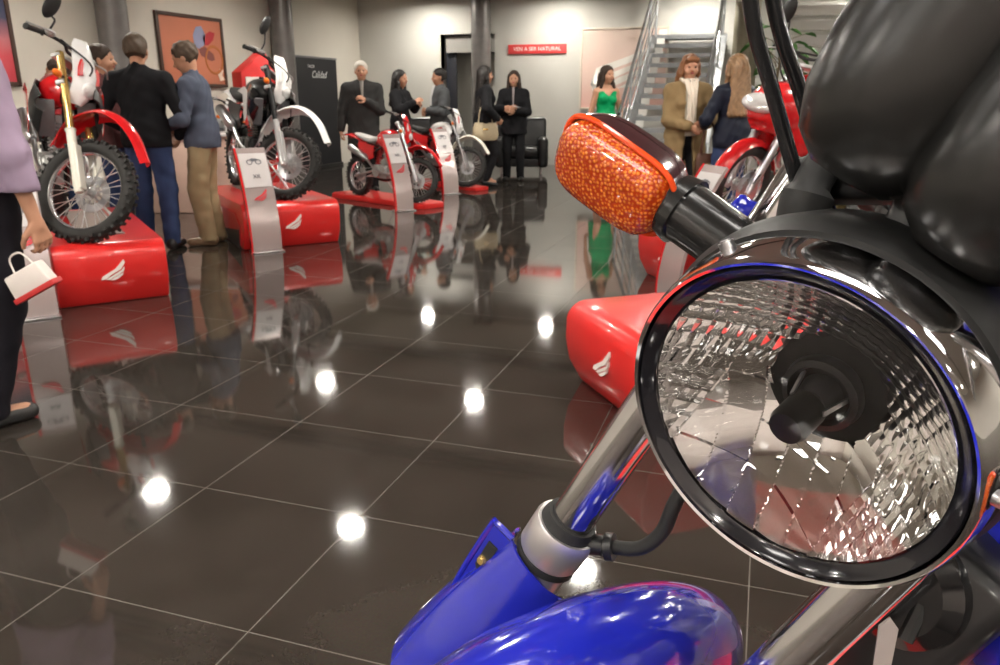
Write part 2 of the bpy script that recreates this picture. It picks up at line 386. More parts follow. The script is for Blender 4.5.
poster_left(4.9, 7.02, 1.40, 2.42, 'dark framed blue and red poster on the wall beside the dirt bike mirror',
            ramp_z('sunset_print', [(0, (.45, .03, .05)), (.35, (.62, .07, .09)), (.55, (.55, .18, .20)), (.75, (.06, .07, .13)), (1, (.03, .04, .09))], 2, -.5, .5))
# pale poster behind the stairs
r = empty('wall_poster', (-2.60, YB, 1.77)); tag(r, 'large pale pink poster with a white wing behind the woman in green', 'poster')
PT = ramp_z('pale_pink_print', [(0, (.72, .40, .34)), (.4, (.76, .55, .48)), (1, (.66, .52, .45))], 2, -.7, .7)
G().box((0, -.015, 0), (1.56, .03, 1.38)).build('print', PT, r)
g = G()
for q in ([(-.60, -.26), (-.50, .02), (.10, .22), (.72, .48), (.74, .40), (.10, .10), (-.36, -.06), (-.48, -.22)],
          [(-.46, -.24), (-.30, -.10), (.30, .12), (.74, .30), (.74, .22), (.20, .0), (-.25, -.2)],
          [(-.34, -.28), (-.1, -.16), (.40, .03), (.74, .12), (.74, .04), (.30, -.10), (-.1, -.28)],
          [(-.1, -.34), (.2, -.2), (.6, -.06), (.62, -.14), (.3, -.3)], [(-.55, -.40), (-.60, -.26), (-.48, -.22), (-.34, -.3), (-.2, -.42)]):
    g.prism(q, (0, -.033, 0), (1, 0, 0), (0, 0, 1), .004)
g.build('wing_emblem', mat('print_white', (.84, .80, .74), .5), r)
G().box((0, -.02, .70), (1.6, .05, .03)).box((0, -.02, -.70), (1.6, .05, .03)).box((-.79, -.02, 0), (.03, .05, 1.4)).box((.79, -.02, 0), (.03, .05, 1.4)).build('frame', mat('pale_frame', (.70, .62, .52), .4), r)
# red sign
r = empty('wall_sign', (-4.25, YB, 2.14)); tag(r, 'small red sign with white capitals on the back wall', 'sign')
G().box((0, -.015, 0), (1.14, .03, .17)).build('panel', mat('sign_red', (.68, .06, .06), .45), r, bevel=.004)
text_mesh('VEN A SER NATURAL', .098, 'lettering', mat('sign_white', (.9, .85, .82), .5), r, Matrix.Translation((0, -.032, 0)) @ Matrix.Rotation(PI/2, 4, 'X'))
# dark banner by the second column
r = empty('banner_stand', (-7.86, 13.1, 0), PI/2); tag(r, 'black banner with white script standing against the left wall', 'banner')
G().box((0, 0, 1.0), (1.50, .02, 1.88)).build('banner_panel', mat('banner_black', (.006, .006, .009), .6, noise=.1), r)
G().box((0, 0, .03), (1.50, .10, .06)).build('foot', BLACKP, r, bevel=.005); G().box((0, 0, 1.955), (1.54, .035, .035)).build('top_rail', GREYP, r, bevel=.005)
TM = Matrix.Translation((.10, -.012, 1.66)) @ Matrix.Rotation(PI/2, 4, 'X')
text_mesh('Calidad', .17, 'script_lettering', mat('banner_white', (.75, .75, .75), .5), r, TM, shear=.4)
text_mesh('TALLER', .07, 'small_lettering', mat('banner_white', (.75, .75, .75), .5), r, Matrix.Translation((-.15, -.012, 1.80)) @ Matrix.Rotation(PI/2, 4, 'X'))
# red house-shaped display
r = empty('display_stand', at(256, 12.0), ang(-50)+PI/2); tag(r, 'red house-shaped display with two photographs by the second column', 'display')
G().prism([(-.30, 0), (.22, 0), (.22, 1.62), (.20, 1.66), (-.04+.12, 1.92), (-.30, 1.62)], (0, 0, 0), (1, 0, 0), (0, 0, 1), .34).build('body', mat('display_red', (.60, .03, .03), .4), r, bevel=.01)
for z in (1.42, 1.02):
    f = G().box((-.06, -.18, z), (.36, .015, .27)).build('photograph', mat('photo_paper', (.72, .70, .66), .4), r)
    G().torus((-.14, -.19, z-.05), (0, 1, 0), .05, .012, 20, 6).torus((.04, -.19, z-.05), (0, 1, 0), .05, .012, 20, 6).ell((-.04, -.19, z+.01), (.1, .008, .04)).build('printed_machine', mat('photo_ink', (.16, .16, .15), .5), f)
# beige counter behind the men
r = empty('display_counter', W(-3.55, 9.3)); r.rotation_euler = (0, 0, ang(0)); tag(r, 'pinkish beige counter with a white top behind the man in the grey jacket', 'counter')
G().box((0, 0, .43), (1.0, .55, .86)).build('body', mat('counter_beige', (.62, .44, .36), .5, noise=.05), r, bevel=.01)
G().box((0, 0, .875), (1.08, .62, .03)).build('top', WHITE, r, bevel=.006)
# armchairs
def armchair(p, a, label):
    r = empty('armchair', p, a); tag(r, label, 'armchair', 'black leather armchairs along the back wall')
    L = mat('black_leather', (.012, .012, .013), .32, noise=.2, nscale=12, bump=.4)
    G().box((.02, 0, .36), (.62, .60, .18)).build('seat', L, r, bevel=.05)
    G().box((-.30, 0, .56), (.22, .86, .74), Matrix.Rotation(-.14, 3, 'Y')).build('backrest', L, r, bevel=.06)
    for s in (-1, 1): G().box((0, s*.37, .36), (.72, .17, .50)).build('armrest', L, r, bevel=.06)
    G().box((-.02, 0, .19), (.66, .80, .14)).build('base', L, r, bevel=.02)
    for sx in (-1, 1):
        for sy in (-1, 1): G().lathe([(.02, .0), (.025, .14)], (sx*.28-.02, sy*.34, 0), n=12).build('leg', STEEL, r)
armchair(W(.38, 14.0), ang(-92), 'black leather armchair behind the two women in black')
armchair(W(-1.35, 13.6), ang(-88), 'black leather armchair behind the man in the grey suit')
# ------------------------------------------------------------------ staircase
r = empty('staircase', (-1.43, 11.4, 0)); tag(r, 'grey metal staircase with tube railings behind the woman in the tan coat', 'staircase')
SM = mat('galvanised_steel', (.46, .48, .50), .35, .75, noise=.15); TRM = mat('tread_steel', (.30, .31, .32), .4, .5, noise=.15)
rise, run, wd = .165, .245, 1.04; slope = rise/run; nst = 14
for i in range(nst):
    y = run*(i+.5); z = rise*(i+1)
    t = G().box((0, y, z-.02), (wd, run+.02, .04)).box((0, y-run/2+.004, z-.035), (wd, .02, .07)).build('tread', TRM, r)
    G().box((-wd/2+.07, y+run*.45, z+.055), (.13, .02, .095)).build('bracket', mat('bracket_white', (.70, .68, .64), .5), t)
for s in (-1, 1):
    G().beam((s*(wd/2+.03), -.02, .02), (s*(wd/2+.03), run*nst, rise*nst+.0), .03, .20, up=(1, 0, 0)).build('stringer', SM, r)
    q = G()
    for hh, rad in ((.95, .026), (.70, .013), (.48, .013), (.26, .013)):
        q.tube([(s*(wd/2+.05), 0, hh+.1), (s*(wd/2+.05), run*nst, hh+.1+rise*nst)], rad, 8)
    q.build('handrail', mat('rail_chrome', (.62, .64, .68), .2, .9), r)
    for kk in range(5):
        yy = .1+kk*.82; G().tube([(s*(wd/2+.05), yy, slope*yy), (s*(wd/2+.05), yy, slope*yy+1.05)], .02, 8).build('post', SM, r)
G().box((.0, 3.5, 2.27), (1.1, .22, .08)).build('landing', TRM, r)
r = empty('stair_flight', (1.15, 13.9, 0)); tag(r, 'pale upper flight of wide steps at the top beyond the handlebar with the round mirror', 'stairs')
for i, z in enumerate((2.12, 2.36, 2.60, 2.84, 3.08)):
    G().box((0, i*.22, z), (2.1, .26, .15)).build('tread', mat('pale_step', (.62, .61, .58), .5, noise=.04), r, bevel=.006)
for s in (-1, 1): G().beam((s*1.08, -.1, 2.0), (s*1.08, 1.0, 3.12), .04, .22, up=(1, 0, 0)).build('stringer', SM, r)
for s in (-1, 1): G().box((s*1.08, -.12, 1.0), (.08, .08, 2.0)).build('support', SM, r)
# ------------------------------------------------------------------ potted plant behind the bikes
pp = W(3.35, 9.9); r = empty('potted_plant', pp); tag(r, 'tall green leafy plant standing between the column and the black cables', 'plant')
G().lathe([(0, 0), (.17, 0), (.22, .38), (.24, .40), (.21, .40), (.19, .36), (0, .36)], n=24).build('pot', mat('pot_dark', (.05, .045, .04), .5), r)
g = G().tube([(0, 0, .34), (.02, 0, .8), (-.02, .02, 1.3), (.02, 0, 1.9)], [.025, .022, .018, .008], 8)
lf = G()
for i in range(90):
    a = rng.uniform(0, 2*PI); z = rng.uniform(.8, 2.1); rr = rng.uniform(.08, .36)*(1.3-.35*abs(z-1.4))
    p = Vector((rr*math.cos(a), rr*math.sin(a), z)); 
    if i % 4 == 0: g.tube([(0, 0, z-.2), p*.5+Vector((0, 0, z*.5-.05)), p], [.006, .005, .003], 5)
    d = Vector((math.cos(a), math.sin(a), rng.uniform(-.7, .3))).normalized(); sd = d.cross(Vector((0, 0, 1))).normalized(); L = rng.uniform(.12, .22); w = L*.28; up = sd.cross(d)*.02
    v = [p, p+d*L*.3+sd*w*.8+up, p+d*L*.65+sd*w*.7, p+d*L-Vector((0, 0, L*.2)), p+d*L*.65-sd*w*.7, p+d*L*.3-sd*w*.8+up, p+d*L*.5-up]
    lf.add(v, [(0, 1, 6), (1, 2, 6), (2, 3, 6), (3, 4, 6), (4, 5, 6), (5, 0, 6)])
g.build('stem', mat('plant_stem', (.10, .07, .03), .7), r); o = lf.build('foliage', mat('leaf_green', (.05, .14, .03), .45, noise=.4, nscale=8), r, fix=False)
# ================================================================== PEOPLE (built facing local +x, left is +y)
def ik(a, b, l1, l2, bend):
    a = Vector(a); b = Vector(b); d = b-a; L = min(d.length, (l1+l2)*.995); d.normalize()
    x = (l1*l1-l2*l2+L*L)/(2*L); h = math.sqrt(max(l1*l1-x*x, 0)); n = Vector(bend); n = (n-d*n.dot(d)).normalized()
    return a+d*x+n*h, a+d*L
def hand(wr, d, pn, side, curl, skin_parts, s=1.):
    """palm and five fingers. d: direction of the hand, pn: palm normal (fingers curl towards it)"""
    d = Vector(d).normalized(); pn = Vector(pn); pn = (pn-d*pn.dot(d)).normalized(); e = d.cross(pn)*side
    c = wr+d*.08; S = SD(c-Vector((.135,)*3), c+Vector((.135,)*3), .0052)
    S.cone(wr-d*.03, wr+d*.03, .025, .025, 0)
    for i in range(4):
        b0 = wr+d*.02+e*(.010-.007*i)*1.; b1 = wr+d*(.088-.003*abs(i-1.2))+e*(.029-.0195*i); S.cone(b0, b1, .016, .0105, .012)
    for i, L in enumerate((.072, .080, .074, .058)):
        p = wr+d*(.088-.003*abs(i-1.2))+e*(.029-.0195*i); a = .15+curl*.5; rr = .0088-.0006*(i == 3)
        for sgm in (.45, .32, .23):
            q = p+(d*math.cos(a)+pn*math.sin(a))*L*sgm; S.cone(p, q, rr, rr*.93, .002); p = q; a += curl; rr *= .93
    p = wr+d*.025+e*.02; q = p+(d*.62+e*.6+pn*.35).normalized()*.045; S.cone(p, q, .014, .0115, .008)
    t = q+(d*.8+e*.25+pn*(.3+curl*.4)).normalized()*.032; S.cone(q, t, .011, .0095, .003); S.cone(t, t+(d*.85+pn*(.2+curl*.5)).normalized()*.022, .0095, .0078, .003)
    skin_parts.append(S.mesh())
SKIN = mat('skin', (.52, .27, .17), .5, noise=.06, nscale=14)
SKIND = mat('skin_tan', (.40, .20, .12), .5, noise=.06, nscale=14)
EYE = mat('eye_dark', (.05, .03, .02), .2); LIP = mat('lip', (.42, .10, .09), .4)
def cloth(name, rgb, rough=.85): return mat(name, rgb, rough, noise=.18, nscale=9, bump=.25, spec=.2)
def person(loc, face, label, Ht=1.70, female=False, hands=None, top=None, legs=None, dress=None, hair=None, hairlen=0, shoes=(.02, .02, .02), lean=0., headyaw=0.,
           headpitch=0., feet=None, coat=None, bare=False, wide=1., curl=.6, skin=SKIN, hair_style='short', z0=0., heels=0., group=None, extra=None, vox=.014, topname='jacket', scarf=None, openf=False, rolled=False, beard=None):
    s = Ht/1.70; R = empty('person', (loc.x, loc.y, z0), ang(face)); R['label'] = label; R['category'] = 'person'
    if group: R['group'] = group
    R.scale = (1, 1, 1)
    def ln(p): p = Vector(p); return p+Vector((lean*max(p.z-.92, 0)-lean*.15, 0, -abs(lean)*.12*max(p.z-.92, 0)))
    shw = (.150 if female else .178)*wide; hipw = .085
    hp = {1: (0, hipw, .90), -1: (0, -hipw, .90)}
    feet = feet or {1: (.0, .11), -1: (-.02, -.11)}
    hands = hands or {1: (.08, .27, .80), -1: (.08, -.27, .80)}
    hd = ln((.02, 0, 1.575)); ya = math.radians(headyaw); pi_ = math.radians(headpitch)
    HR = Matrix.Rotation(ya, 3, 'Z') @ Matrix.Rotation(pi_, 3, 'Y')
    def hp3(p): return hd+HR @ Vector(p)
    parts = []
    kn = {}; an = {}; sh = {}; el = {}; wr = {}
    for k in (1, -1):
        an[k] = Vector((feet[k][0], feet[k][1], .085+heels)); kn[k], an[k] = ik(hp[k], an[k], .420, .402, (1, k*.15, 0))
        sh[k] = ln((0, k*shw*.97, 1.352)); el[k], wr[k] = ik(sh[k], ln(hands[k]) if len(hands[k]) < 4 else Vector(hands[k][:3]), .285, .25, (-.5, k*.75, -.5))
    tw = wide*(.88 if female else 1.)
    def torso(S, o, k=.05):
        S.ell(ln((.0, 0, 1.24)), ((.108+o)*(1 if not female else .95)*wide**.5, .155*tw+o, .19+o), k)
        S.cone(ln((0, -.105*tw, 1.345)), ln((0, .105*tw, 1.345)), .062+o*.8, .062+o*.8, k+.015)
        S.ell(ln((.005, 0, 1.06)), ((.10+o)*wide, (.125 if female else .14)*wide+o, .17+o), k)
        S.ell((0, 0, .93), (.112+o, .155*(1.02 if female else 1)*wide**.5+o, .12+o), k)
        if female: 
            for q in (1, -1): S.ell(ln((.085, q*.065, 1.25)), (.052+o*.6, .058+o*.6, .06+o*.6), .03)
    lo = np.array((-.42, -.5, -.01)); hi = np.array((.62, .5, 1.5))
    S = SD(lo, hi, vox*1.25); torso(S, 0)
    for k in (1, -1):
        S.cone(hp[k], kn[k], .083, .053, .04); S.cone(kn[k], an[k], .053, .036, .02); S.cone(kn[k]+(an[k]-kn[k])*.15-Vector((.02, 0, 0)), kn[k]+(an[k]-kn[k])*.5, .05, .04, .03)
        S.cone(an[k]-Vector((.03, 0, .04)), an[k]+Vector((.14, k*.03, -.05)), .034, .028, .03)
        S.cone(ln((0, k*.07, 1.37)), sh[k], .052, .054, .04); S.cone(sh[k], el[k], .05, .038, .02); S.cone(el[k], wr[k], .038, .025, .01)
    S.cone(ln((0, 0, 1.38)), ln((.01, 0, 1.50)), .052, .05, .03); parts.append(S.mesh())
    for k in (1, -1):
        d = (wr[k]-el[k]).normalized(); pn = Vector((0, -k, 0)) if abs(d.x) < .75 else Vector((0, -k*.5, .9))
        hand(wr[k], d, pn, k if True else -k, curl, parts)
    # head
    S = SD(np.array(hd)-.2, np.array(hd)+.2, .0078)
    S.ell(hp3((-.008, 0, .035)), (.096, .076, .088), .03, R=HR); S.ell(hp3((.022, 0, -.025)), (.068, .058, .085), .04, R=HR)
    S.cone(hp3((.045, 0, -.085)), hp3((.055, 0, -.08)), .024, .024, .03); S.cone(hp3((.082, 0, .012)), hp3((.108, 0, -.022)), .010, .015, .012)
    S.cone(hp3((.08, -.035, .028)), hp3((.08, .035, .028)), .012, .012, .018)
    for q in (1, -1):
        S.ell(hp3((.092, q*.030, .006)), (.014, .017, .010), .01, neg=True, R=HR); S.ell(hp3((-.005, q*.078, -.005)), (.018, .010, .030), .008, R=HR)
        S.ell(hp3((.06, q*.04, -.03)), (.03, .026, .03), .02, R=HR)
    S.cone(hp3((.085, -.018, -.052)), hp3((.085, .018, -.052)), .009, .009, .008)
    S.cone(hp3((-.015, 0, -.06)), ln((0, 0, 1.40)), .050, .053, .03); parts.append(S.mesh())
    raw('body', parts, skin, R, s)
    for q in (1, -1): G().ell(hp3((.079, q*.030, .006))*s, (.011*s, .013*s, .009*s), HR, 12, 8).build('eye', EYE, R)
    G().ell(hp3((.094, 0, -.050))*s, (.008*s, .022*s, .0085*s), HR, 12, 8).build('mouth', LIP, R)
    # wrinkles
    def wr_(a):
        return lambda X, Y, Z: a*(np.sin(38*Z+9*np.sin(11*Y+5*X)+6*X)*.6+np.sin(61*Z-24*Y+17*X)*.4)
    if legs:
        S = SD((-.35, -.42, 0), (.42, .42, 1.08), vox)
        fl = legs[1] if len(legs) > 1 else 0
        S.ell((0, 0, .93), (.125, .172*wide**.5, .125), .03)
        for k in (1, -1): S.cone(hp[k], kn[k], .100, .076+fl, .03); S.cone(kn[k], an[k]-Vector((0, 0, .03)), .074+fl, .060+fl, .02)
        S.warp(wr_(.0035)); S.clip(lambda X, Y, Z: np.maximum(Z-1.02, .045+heels-Z)); raw('trousers', [S.mesh()], legs[0], R, s)
    if dress:
        S = SD((-.4, -.45, .35), (.45, .45, 1.5), vox); torso(S, .012, .04); 
        S.cone((0, 0, .92), (0, 0, .40), .178, .21, .05, (1, 1, 1))
        S.warp(wr_(.003)); S.clip(lambda X, Y, Z: np.maximum(.50-Z, np.maximum(Z-1.36+np.abs(Y)*.0, np.where(np.abs(Y) < .07, Z-1.29-np.abs(Y)*.9, -1.)))); raw('dress', [S.mesh()], dress, R, s)
    if top:
        hem = coat if coat else .84; o = .020 if not coat else .034
        S = SD((-.45, -.55, hem-.06), (.65, .55, 1.56), vox); torso(S, o, .05)
        S.cone((0, 0, .98), (0, 0, hem-.15), .155+o, .165+o+(.93-hem)*.08, .05, (.80, 1*wide**.5, 1))
        for k in (1, -1):
            S.cone(ln((0, k*.06, 1.375)), sh[k], .066, .066+o*.4, .05); S.cone(sh[k], el[k], .060+o*.6, .050+o*.6, .03)
            we = el[k]+(wr[k]-el[k])*(.96 if not rolled else .45); S.cone(el[k], we, .050+o*.6, .037+o*.5, .02)
        S.cone(ln((-.01, 0, 1.40)), ln((0, 0, 1.455)), .066, .064, .03)
        S.cone(ln((.01, 0, 1.47)), ln((.03, 0, 1.56)), .052, .075, 0, neg=True)
        S.warp(wr_(.0045)); S.clip(lambda X, Y, Z: hem-Z)
        if openf: S.clip(lambda X, Y, Z: np.where((X > .03) & (Z < .93), (.035+.10*(.93-Z))-np.abs(Y), -1.))
        t = raw(topname, [S.mesh()], top[0], R, s)
        if len(top) > 1 and top[1] is not None:   # open front with something under it
            w = top[2] if len(top) > 2 else .05
            q = G(); rings = []
            for z in np.linspace(.93 if openf else 1.17, 1.46, 14):
                f0 = ln((0, 0, z)).x+(.112+o if z > .98 else .128+o+(.02 if hem < .8 else 0))*wide**.5+(.012 if z < 1.32 else -.035*(z-1.32)/.14)
                wz = w*(1 if openf else .15+.85*(z-1.17)/.29); rings.append([(f0*s+.004-.02*(a/1.)**2*s, a*wz*s, z*s) for a in (-1, -.6, -.2, .2, .6, 1)])
            q.sheet(rings, .01).build('shirt_front', top[1], R)
    if hair:
        S = SD(np.array(hd)-(.26, .24, .62 if hairlen > .2 else .3), np.array(hd)+(.2, .24, .2), .0095)
        S.ell(hp3((-.018, 0, .048)), (.108, .089, .094), .02, R=HR)
        S.ell(hp3((-.05, 0, .005)), (.07, .082, .09), .02, R=HR)
        if hairlen:
            for q in (-1, -.5, 0, .5, 1):
                a = hp3((-.06+.0*abs(q), q*.06, .0)); b = ln((-.115-(.02 if q == 0 else 0)+abs(q)*.02, q*(.085+hairlen*.05), 1.56-hairlen)); S.cone(a, b, .048, .034, .03)
            for q in (-1, 1):
                S.cone(hp3((.0, q*.075, .05)), hp3((.012, q*.083, -.06)), .026, .024, .02)
                if hairlen > .14: S.cone(hp3((.012, q*.083, -.06)), ln((.045, q*.10, 1.56-hairlen*.75)), .026, .024, .02)
        if hair_style == 'fringe': S.cone(hp3((.075, -.04, .075)), hp3((.075, .04, .075)), .030, .030, .02); 
        if hair_style == 'curly': S.warp(lambda X, Y, Z: .010*np.sin(70*X)*np.sin(64*Y+1)*np.sin(72*Z))
        else: S.warp(lambda X, Y, Z: .0035*np.sin(150*Y+20*np.sin(9*Z)+60*X))
        # keep the face free
        fz = -.2 if hairlen else -.03
        if hair_style == 'bald':
            S.ell(hp3((.02, 0, .09)), (.13, .11, .075), 0, neg=True, R=HR)
        S.ell(hp3((.085, 0, -.028 if hair_style == 'fringe' else -.012)), (.075, .062, .088), 0, neg=True, R=HR)
        if not hairlen:
            n = HR @ Vector((.55, 0, 1)); n.normalize(); p0 = hp3((-.03, 0, -.058))
            S.clip(lambda X, Y, Z: -((X-p0.x)*n.x+(Y-p0.y)*n.y+(Z-p0.z)*n.z))
        raw('hair', [S.mesh()], hair, R, s)
    if beard:
        S = SD(np.array(hd)-.16, np.array(hd)+.16, .008); S.ell(hp3((.03, 0, -.06)), (.066, .06, .05), .01, R=HR); S.ell(hp3((.06, 0, -.01)), (.08, .07, .032), 0, neg=True, R=HR)
        raw('beard', [S.mesh()], beard, R, s)
    for k in (1, -1):
        S = SD(np.array((an[k].x-.12, an[k].y-.1, -.005)), np.array((an[k].x+.26, an[k].y+.12, .2)), .0085)
        a = Vector((an[k].x, an[k].y, 0)); S.cone(a+Vector((-.035, 0, .05+heels)), a+Vector((-.01, 0, .10+heels)), .042, .040, .02)
        S.cone(a+Vector((-.02, 0, .042+heels*.7)), a+Vector((.15, k*.03, .033)), .044, .036, .03, (1, 1, .95))
        if heels: S.cone(a+Vector((-.045, 0, .02)), a+Vector((-.04, 0, heels+.03)), .010, .018, .01)
        S.clip(lambda X, Y, Z: .003-Z); sho = raw('shoe', [S.mesh()], mat('shoe_%02x%02x' % (int(shoes[0]*99), int(shoes[2]*99)), shoes, .35), R, s)
    if scarf:
        q = G(); rings = []
        for z in np.linspace(.98, 1.455, 16):
            f0 = ln((0, 0, z)).x+.195+(-.10*((z-1.28)/.2) if z > 1.28 else 0); w = .042 if z < 1.3 else .042+.03*(z-1.3)/.2
            rings.append([(f0-.012*a*a+.006*math.sin(9*a+14*z), a*w, z) for a in np.linspace(-1, 1, 9)])
        q.sheet(rings, .022); q.torus(ln((.01, 0, 1.445)), (.35, 0, 1), .072, .024, 28, 10); q.build('scarf', scarf, R)
    R['wr'] = 0; del R['wr']
    return R, {k: R.matrix_basis @ (wr[k]*s+(wr[k]-el[k]).normalized()*.08) for k in (1, -1)}, s
dk = lambda n, c: cloth(n, c)
BLK = cloth('black_cloth', (.012, .012, .014)); JEAN = cloth('blue_denim', (.035, .055, .13)); KHAKI = cloth('khaki_cotton', (.34, .26, .15))
HB = mat('dark_brown_hair', (.035, .02, .013), .7, noise=.4, nscale=60); HK = mat('black_hair', (.012, .009, .008), .55, noise=.3, nscale=60)
HG = mat('greying_hair', (.075, .05, .032), .6, noise=.4, nscale=60); HW = mat('white_hair', (.6, .58, .52), .6); HA = mat('auburn_hair', (.22, .09, .035), .45, noise=.4, nscale=60)
HL = mat('streaked_hair', (.24, .14, .07), .45, noise=.6, nscale=25)
# lilac shirt, cut by the frame
P1 = person(W(-2.05, 3.08), 60, 'person in lilac shirt and black trousers beside the nearest price totem', 1.74, hands={1: (.16, .26, .86), -1: (.06, -.25, .80)},
       top=(cloth('lilac_cotton', (.34, .26, .36)),), legs=(cloth('black_trousers', (.010, .009, .013)), .02), hair=HB, feet={1: (-.30, .10), -1: (-.15, -.05)}, coat=.93, wide=1.12, topname='shirt', vox=.012, lean=-.05)
person(at(58, 7.9), -150, 'person in a red and white shirt seen in side view behind the dirt bike handlebar', 1.63, top=(cloth('red_shirt', (.45, .05, .06)),), legs=(JEAN, .0), hair=HB, topname='shirt', headyaw=-20)
person(at(99, 7.25), 10, 'person with dark brown hair half hidden behind the white number mask', 1.72, top=(cloth('maroon_cloth', (.10, .04, .04)),), legs=(JEAN, .0), hair=HB, topname='sweater')
person(W(-3.02, 6.86), 95, 'man in black jacket and blue jeans with his back turned', 1.78, hands={1: (.16, .20, .98), -1: (.14, -.22, .92)}, top=(cloth('black_fleece', (.010, .010, .012)),),
       legs=(JEAN, .005), hair=HG, hair_style='short', wide=1.08, vox=.012, feet={1: (.06, .12), -1: (-.04, -.12)}, headyaw=4)
person(W(-2.64, 7.12), 184, 'man in grey-blue jacket and khaki trousers looking down in side view', 1.74, hands={1: (.26, .10, 1.02), -1: (.26, -.12, 1.00)}, top=(cloth('grey_blue_cloth', (.075, .088, .125)), None),
       legs=(KHAKI, .012), hair=HG, hair_style='curly', lean=.10, headpitch=22, shoes=(.25, .17, .10), vox=.012, wide=1.02)
person(at(361, 11.2), -80, 'old man with white hair in a long dark grey coat holding his chest', 1.74, hands={1: (.19, .05, 1.20), -1: (.06, -.30, .82)}, top=(cloth('charcoal_wool', (.035, .035, .035)), cloth('pale_shirt', (.28, .26, .24)), .022),
       coat=.62, legs=(BLK, 0), hair=HW, wide=1.15)
person(at(399, 11.6), -25, 'woman in black with long dark hair gesturing beside the old man', 1.64, female=True, hands={1: (.22, .18, 1.22), -1: (.30, -.10, 1.25)}, top=(BLK, None), legs=(BLK, 0), hair=HK, hairlen=.34, curl=.3)
person(at(440, 12.3), 200, 'man in grey suit and white shirt holding his hands before him', 1.68, hands={1: (.22, .08, 1.10), -1: (.22, -.10, 1.06)}, top=(cloth('grey_suit', (.075, .08, .085)), cloth('white_shirt', (.6, .6, .6)), .03), coat=.76,
       legs=(cloth('grey_suit', (.1, .1, .1)), .005), hair=HK, skin=SKIND)
PW = person(at(484, 11.85), 15, 'woman in black with very long straight black hair carrying a beige handbag', 1.70, female=True, hands={1: (.30, .05, 1.12), -1: (.14, -.22, .98)}, top=(BLK, None), legs=(BLK, 0), hair=HK, hairlen=.50, coat=.72, heels=.04)
person(at(514, 12.6), -95, 'woman in black with loose sleeves holding papers before the armchair', 1.66, female=True, hands={1: (.24, .04, 1.10), -1: (.24, -.06, 1.14)}, top=(BLK, cloth('white_blouse', (.35, .3, .3)), .016), legs=(BLK, 0), hair=HB, hairlen=.24, coat=.74, wide=1.1)
person(at(607, 11.7), -75, 'woman in green sleeveless dress looking aside before the pale poster', 1.70, female=True, hands={1: (.05, .22, .84), -1: (-.02, -.24, .82)}, dress=cloth('emerald_satin', (.0, .30, .10), .5), hair=HB, hairlen=.20, heels=.06, headyaw=18, shoes=(.02, .02, .02))
PC = person(at(690, 8.1), -88, 'woman in tan coat and cream scarf with auburn fringe at the foot of the stairs', 1.68, female=True, hands={1: (.26, .12, 1.05), -1: (.25, -.03, 1.02)}, top=(cloth('tan_coat', (.26, .18, .09)), cloth('print_blouse', (.35, .32, .26)), .055), coat=.42, openf=True,
       legs=(BLK, .0), hair=HA, hairlen=.12, hair_style='fringe', scarf=cloth('cream_scarf', (.74, .66, .56)), wide=1.12, vox=.012)
person(at(738, 7.7), 110, 'woman in dark navy jacket with long streaked hair and her back turned', 1.66, female=True, hands={1: (.24, .16, 1.04), -1: (.08, -.24, .86)}, top=(cloth('navy_nylon', (.012, .015, .028), .5), None), legs=(JEAN, 0), hair=HL, hairlen=.40, wide=1.05, headyaw=12, vox=.012)
# things they carry
def bag(loc, a, w, h, d, m, label, name='handbag', strap=.25):
    r = empty(name, loc, a); tag(r, label, 'bag')
    rings = []
    for z, k in ((-h/2, .78), (-h/2+.02, .95), (-h/6, 1.04), (h/5, .98), (h/2-.01, .86), (h/2, .8)):
        rings.append([(d/2*k*(abs(math.cos(t))**.5)*math.copysign(1, math.cos(t))*(1 if z < h/4 else .6), w/2*k*(abs(math.sin(t))**.5)*math.copysign(1, math.sin(t)), z) for t in np.linspace(0, 2*PI, 25)[:-1]])
    G().loft(rings).build('body', m, r)
    for q in (-1, 1): G().tube(spline([(q*d*.25, -w*.28, h/2-.03), (q*d*.12, -w*.2, h/2+strap*.7), (0, 0, h/2+strap), (q*d*.12, w*.2, h/2+strap*.7), (q*d*.25, w*.28, h/2-.03)], 5), .008, 8).build('strap', m, r)
    G().box((d*.46, 0, h*.12), (.01, w*.2, .03)).build('clasp', GOLD, r, bevel=.002)
    return r
bag(at(485, 11.68, .80), ang(-85), .37, .25, .13, mat('beige_leather', (.46, .38, .25), .5, noise=.15), 'beige leather handbag at the side of the long-haired woman in black', strap=.24)
bag(W(2.03, 7.80, .62), ang(-90), .24, .28, .10, mat('brown_leather', (.07, .025, .012), .35, noise=.25), 'dark brown handbag hanging between the tan coat and the navy jacket', strap=.30)
# paper bag with a red band
hb = P1[1][-1]; r = empty('paper_bag', gnd(30, 279, .62)); r.rotation_euler = (0, math.radians(-28), ang(0)); tag(r, 'small white paper bag with a red band beside the black trousers', 'bag')
g = G(); g.box((0, 0, .0), (.17, .06, .09), taper=.9); g.build('body', mat('white_paper', (.74, .68, .64), .6, noise=.04), r, bevel=.008)
G().box((.0, 0, -.052), (.185, .066, .022)).build('band', mat('red_band', (.50, .03, .03), .5), r, bevel=.004)
G().tube(spline([(-.04, 0, .04), (-.02, 0, .10), (.03, 0, .10), (.05, 0, .04)], 5), .004, 6).build('handle', mat('white_paper', (.74, .68, .64), .6), r)
G().box((0, 0, .0), (.10, .14, .004), Matrix.Rotation(.3, 3, 'Y')).build('leaflet', WHITE).matrix_world = Matrix.Translation(at(517, 12.32, 1.14))
tag(bpy.data.objects['leaflet'], 'white leaflet held by the woman in black before the armchair', 'leaflet')
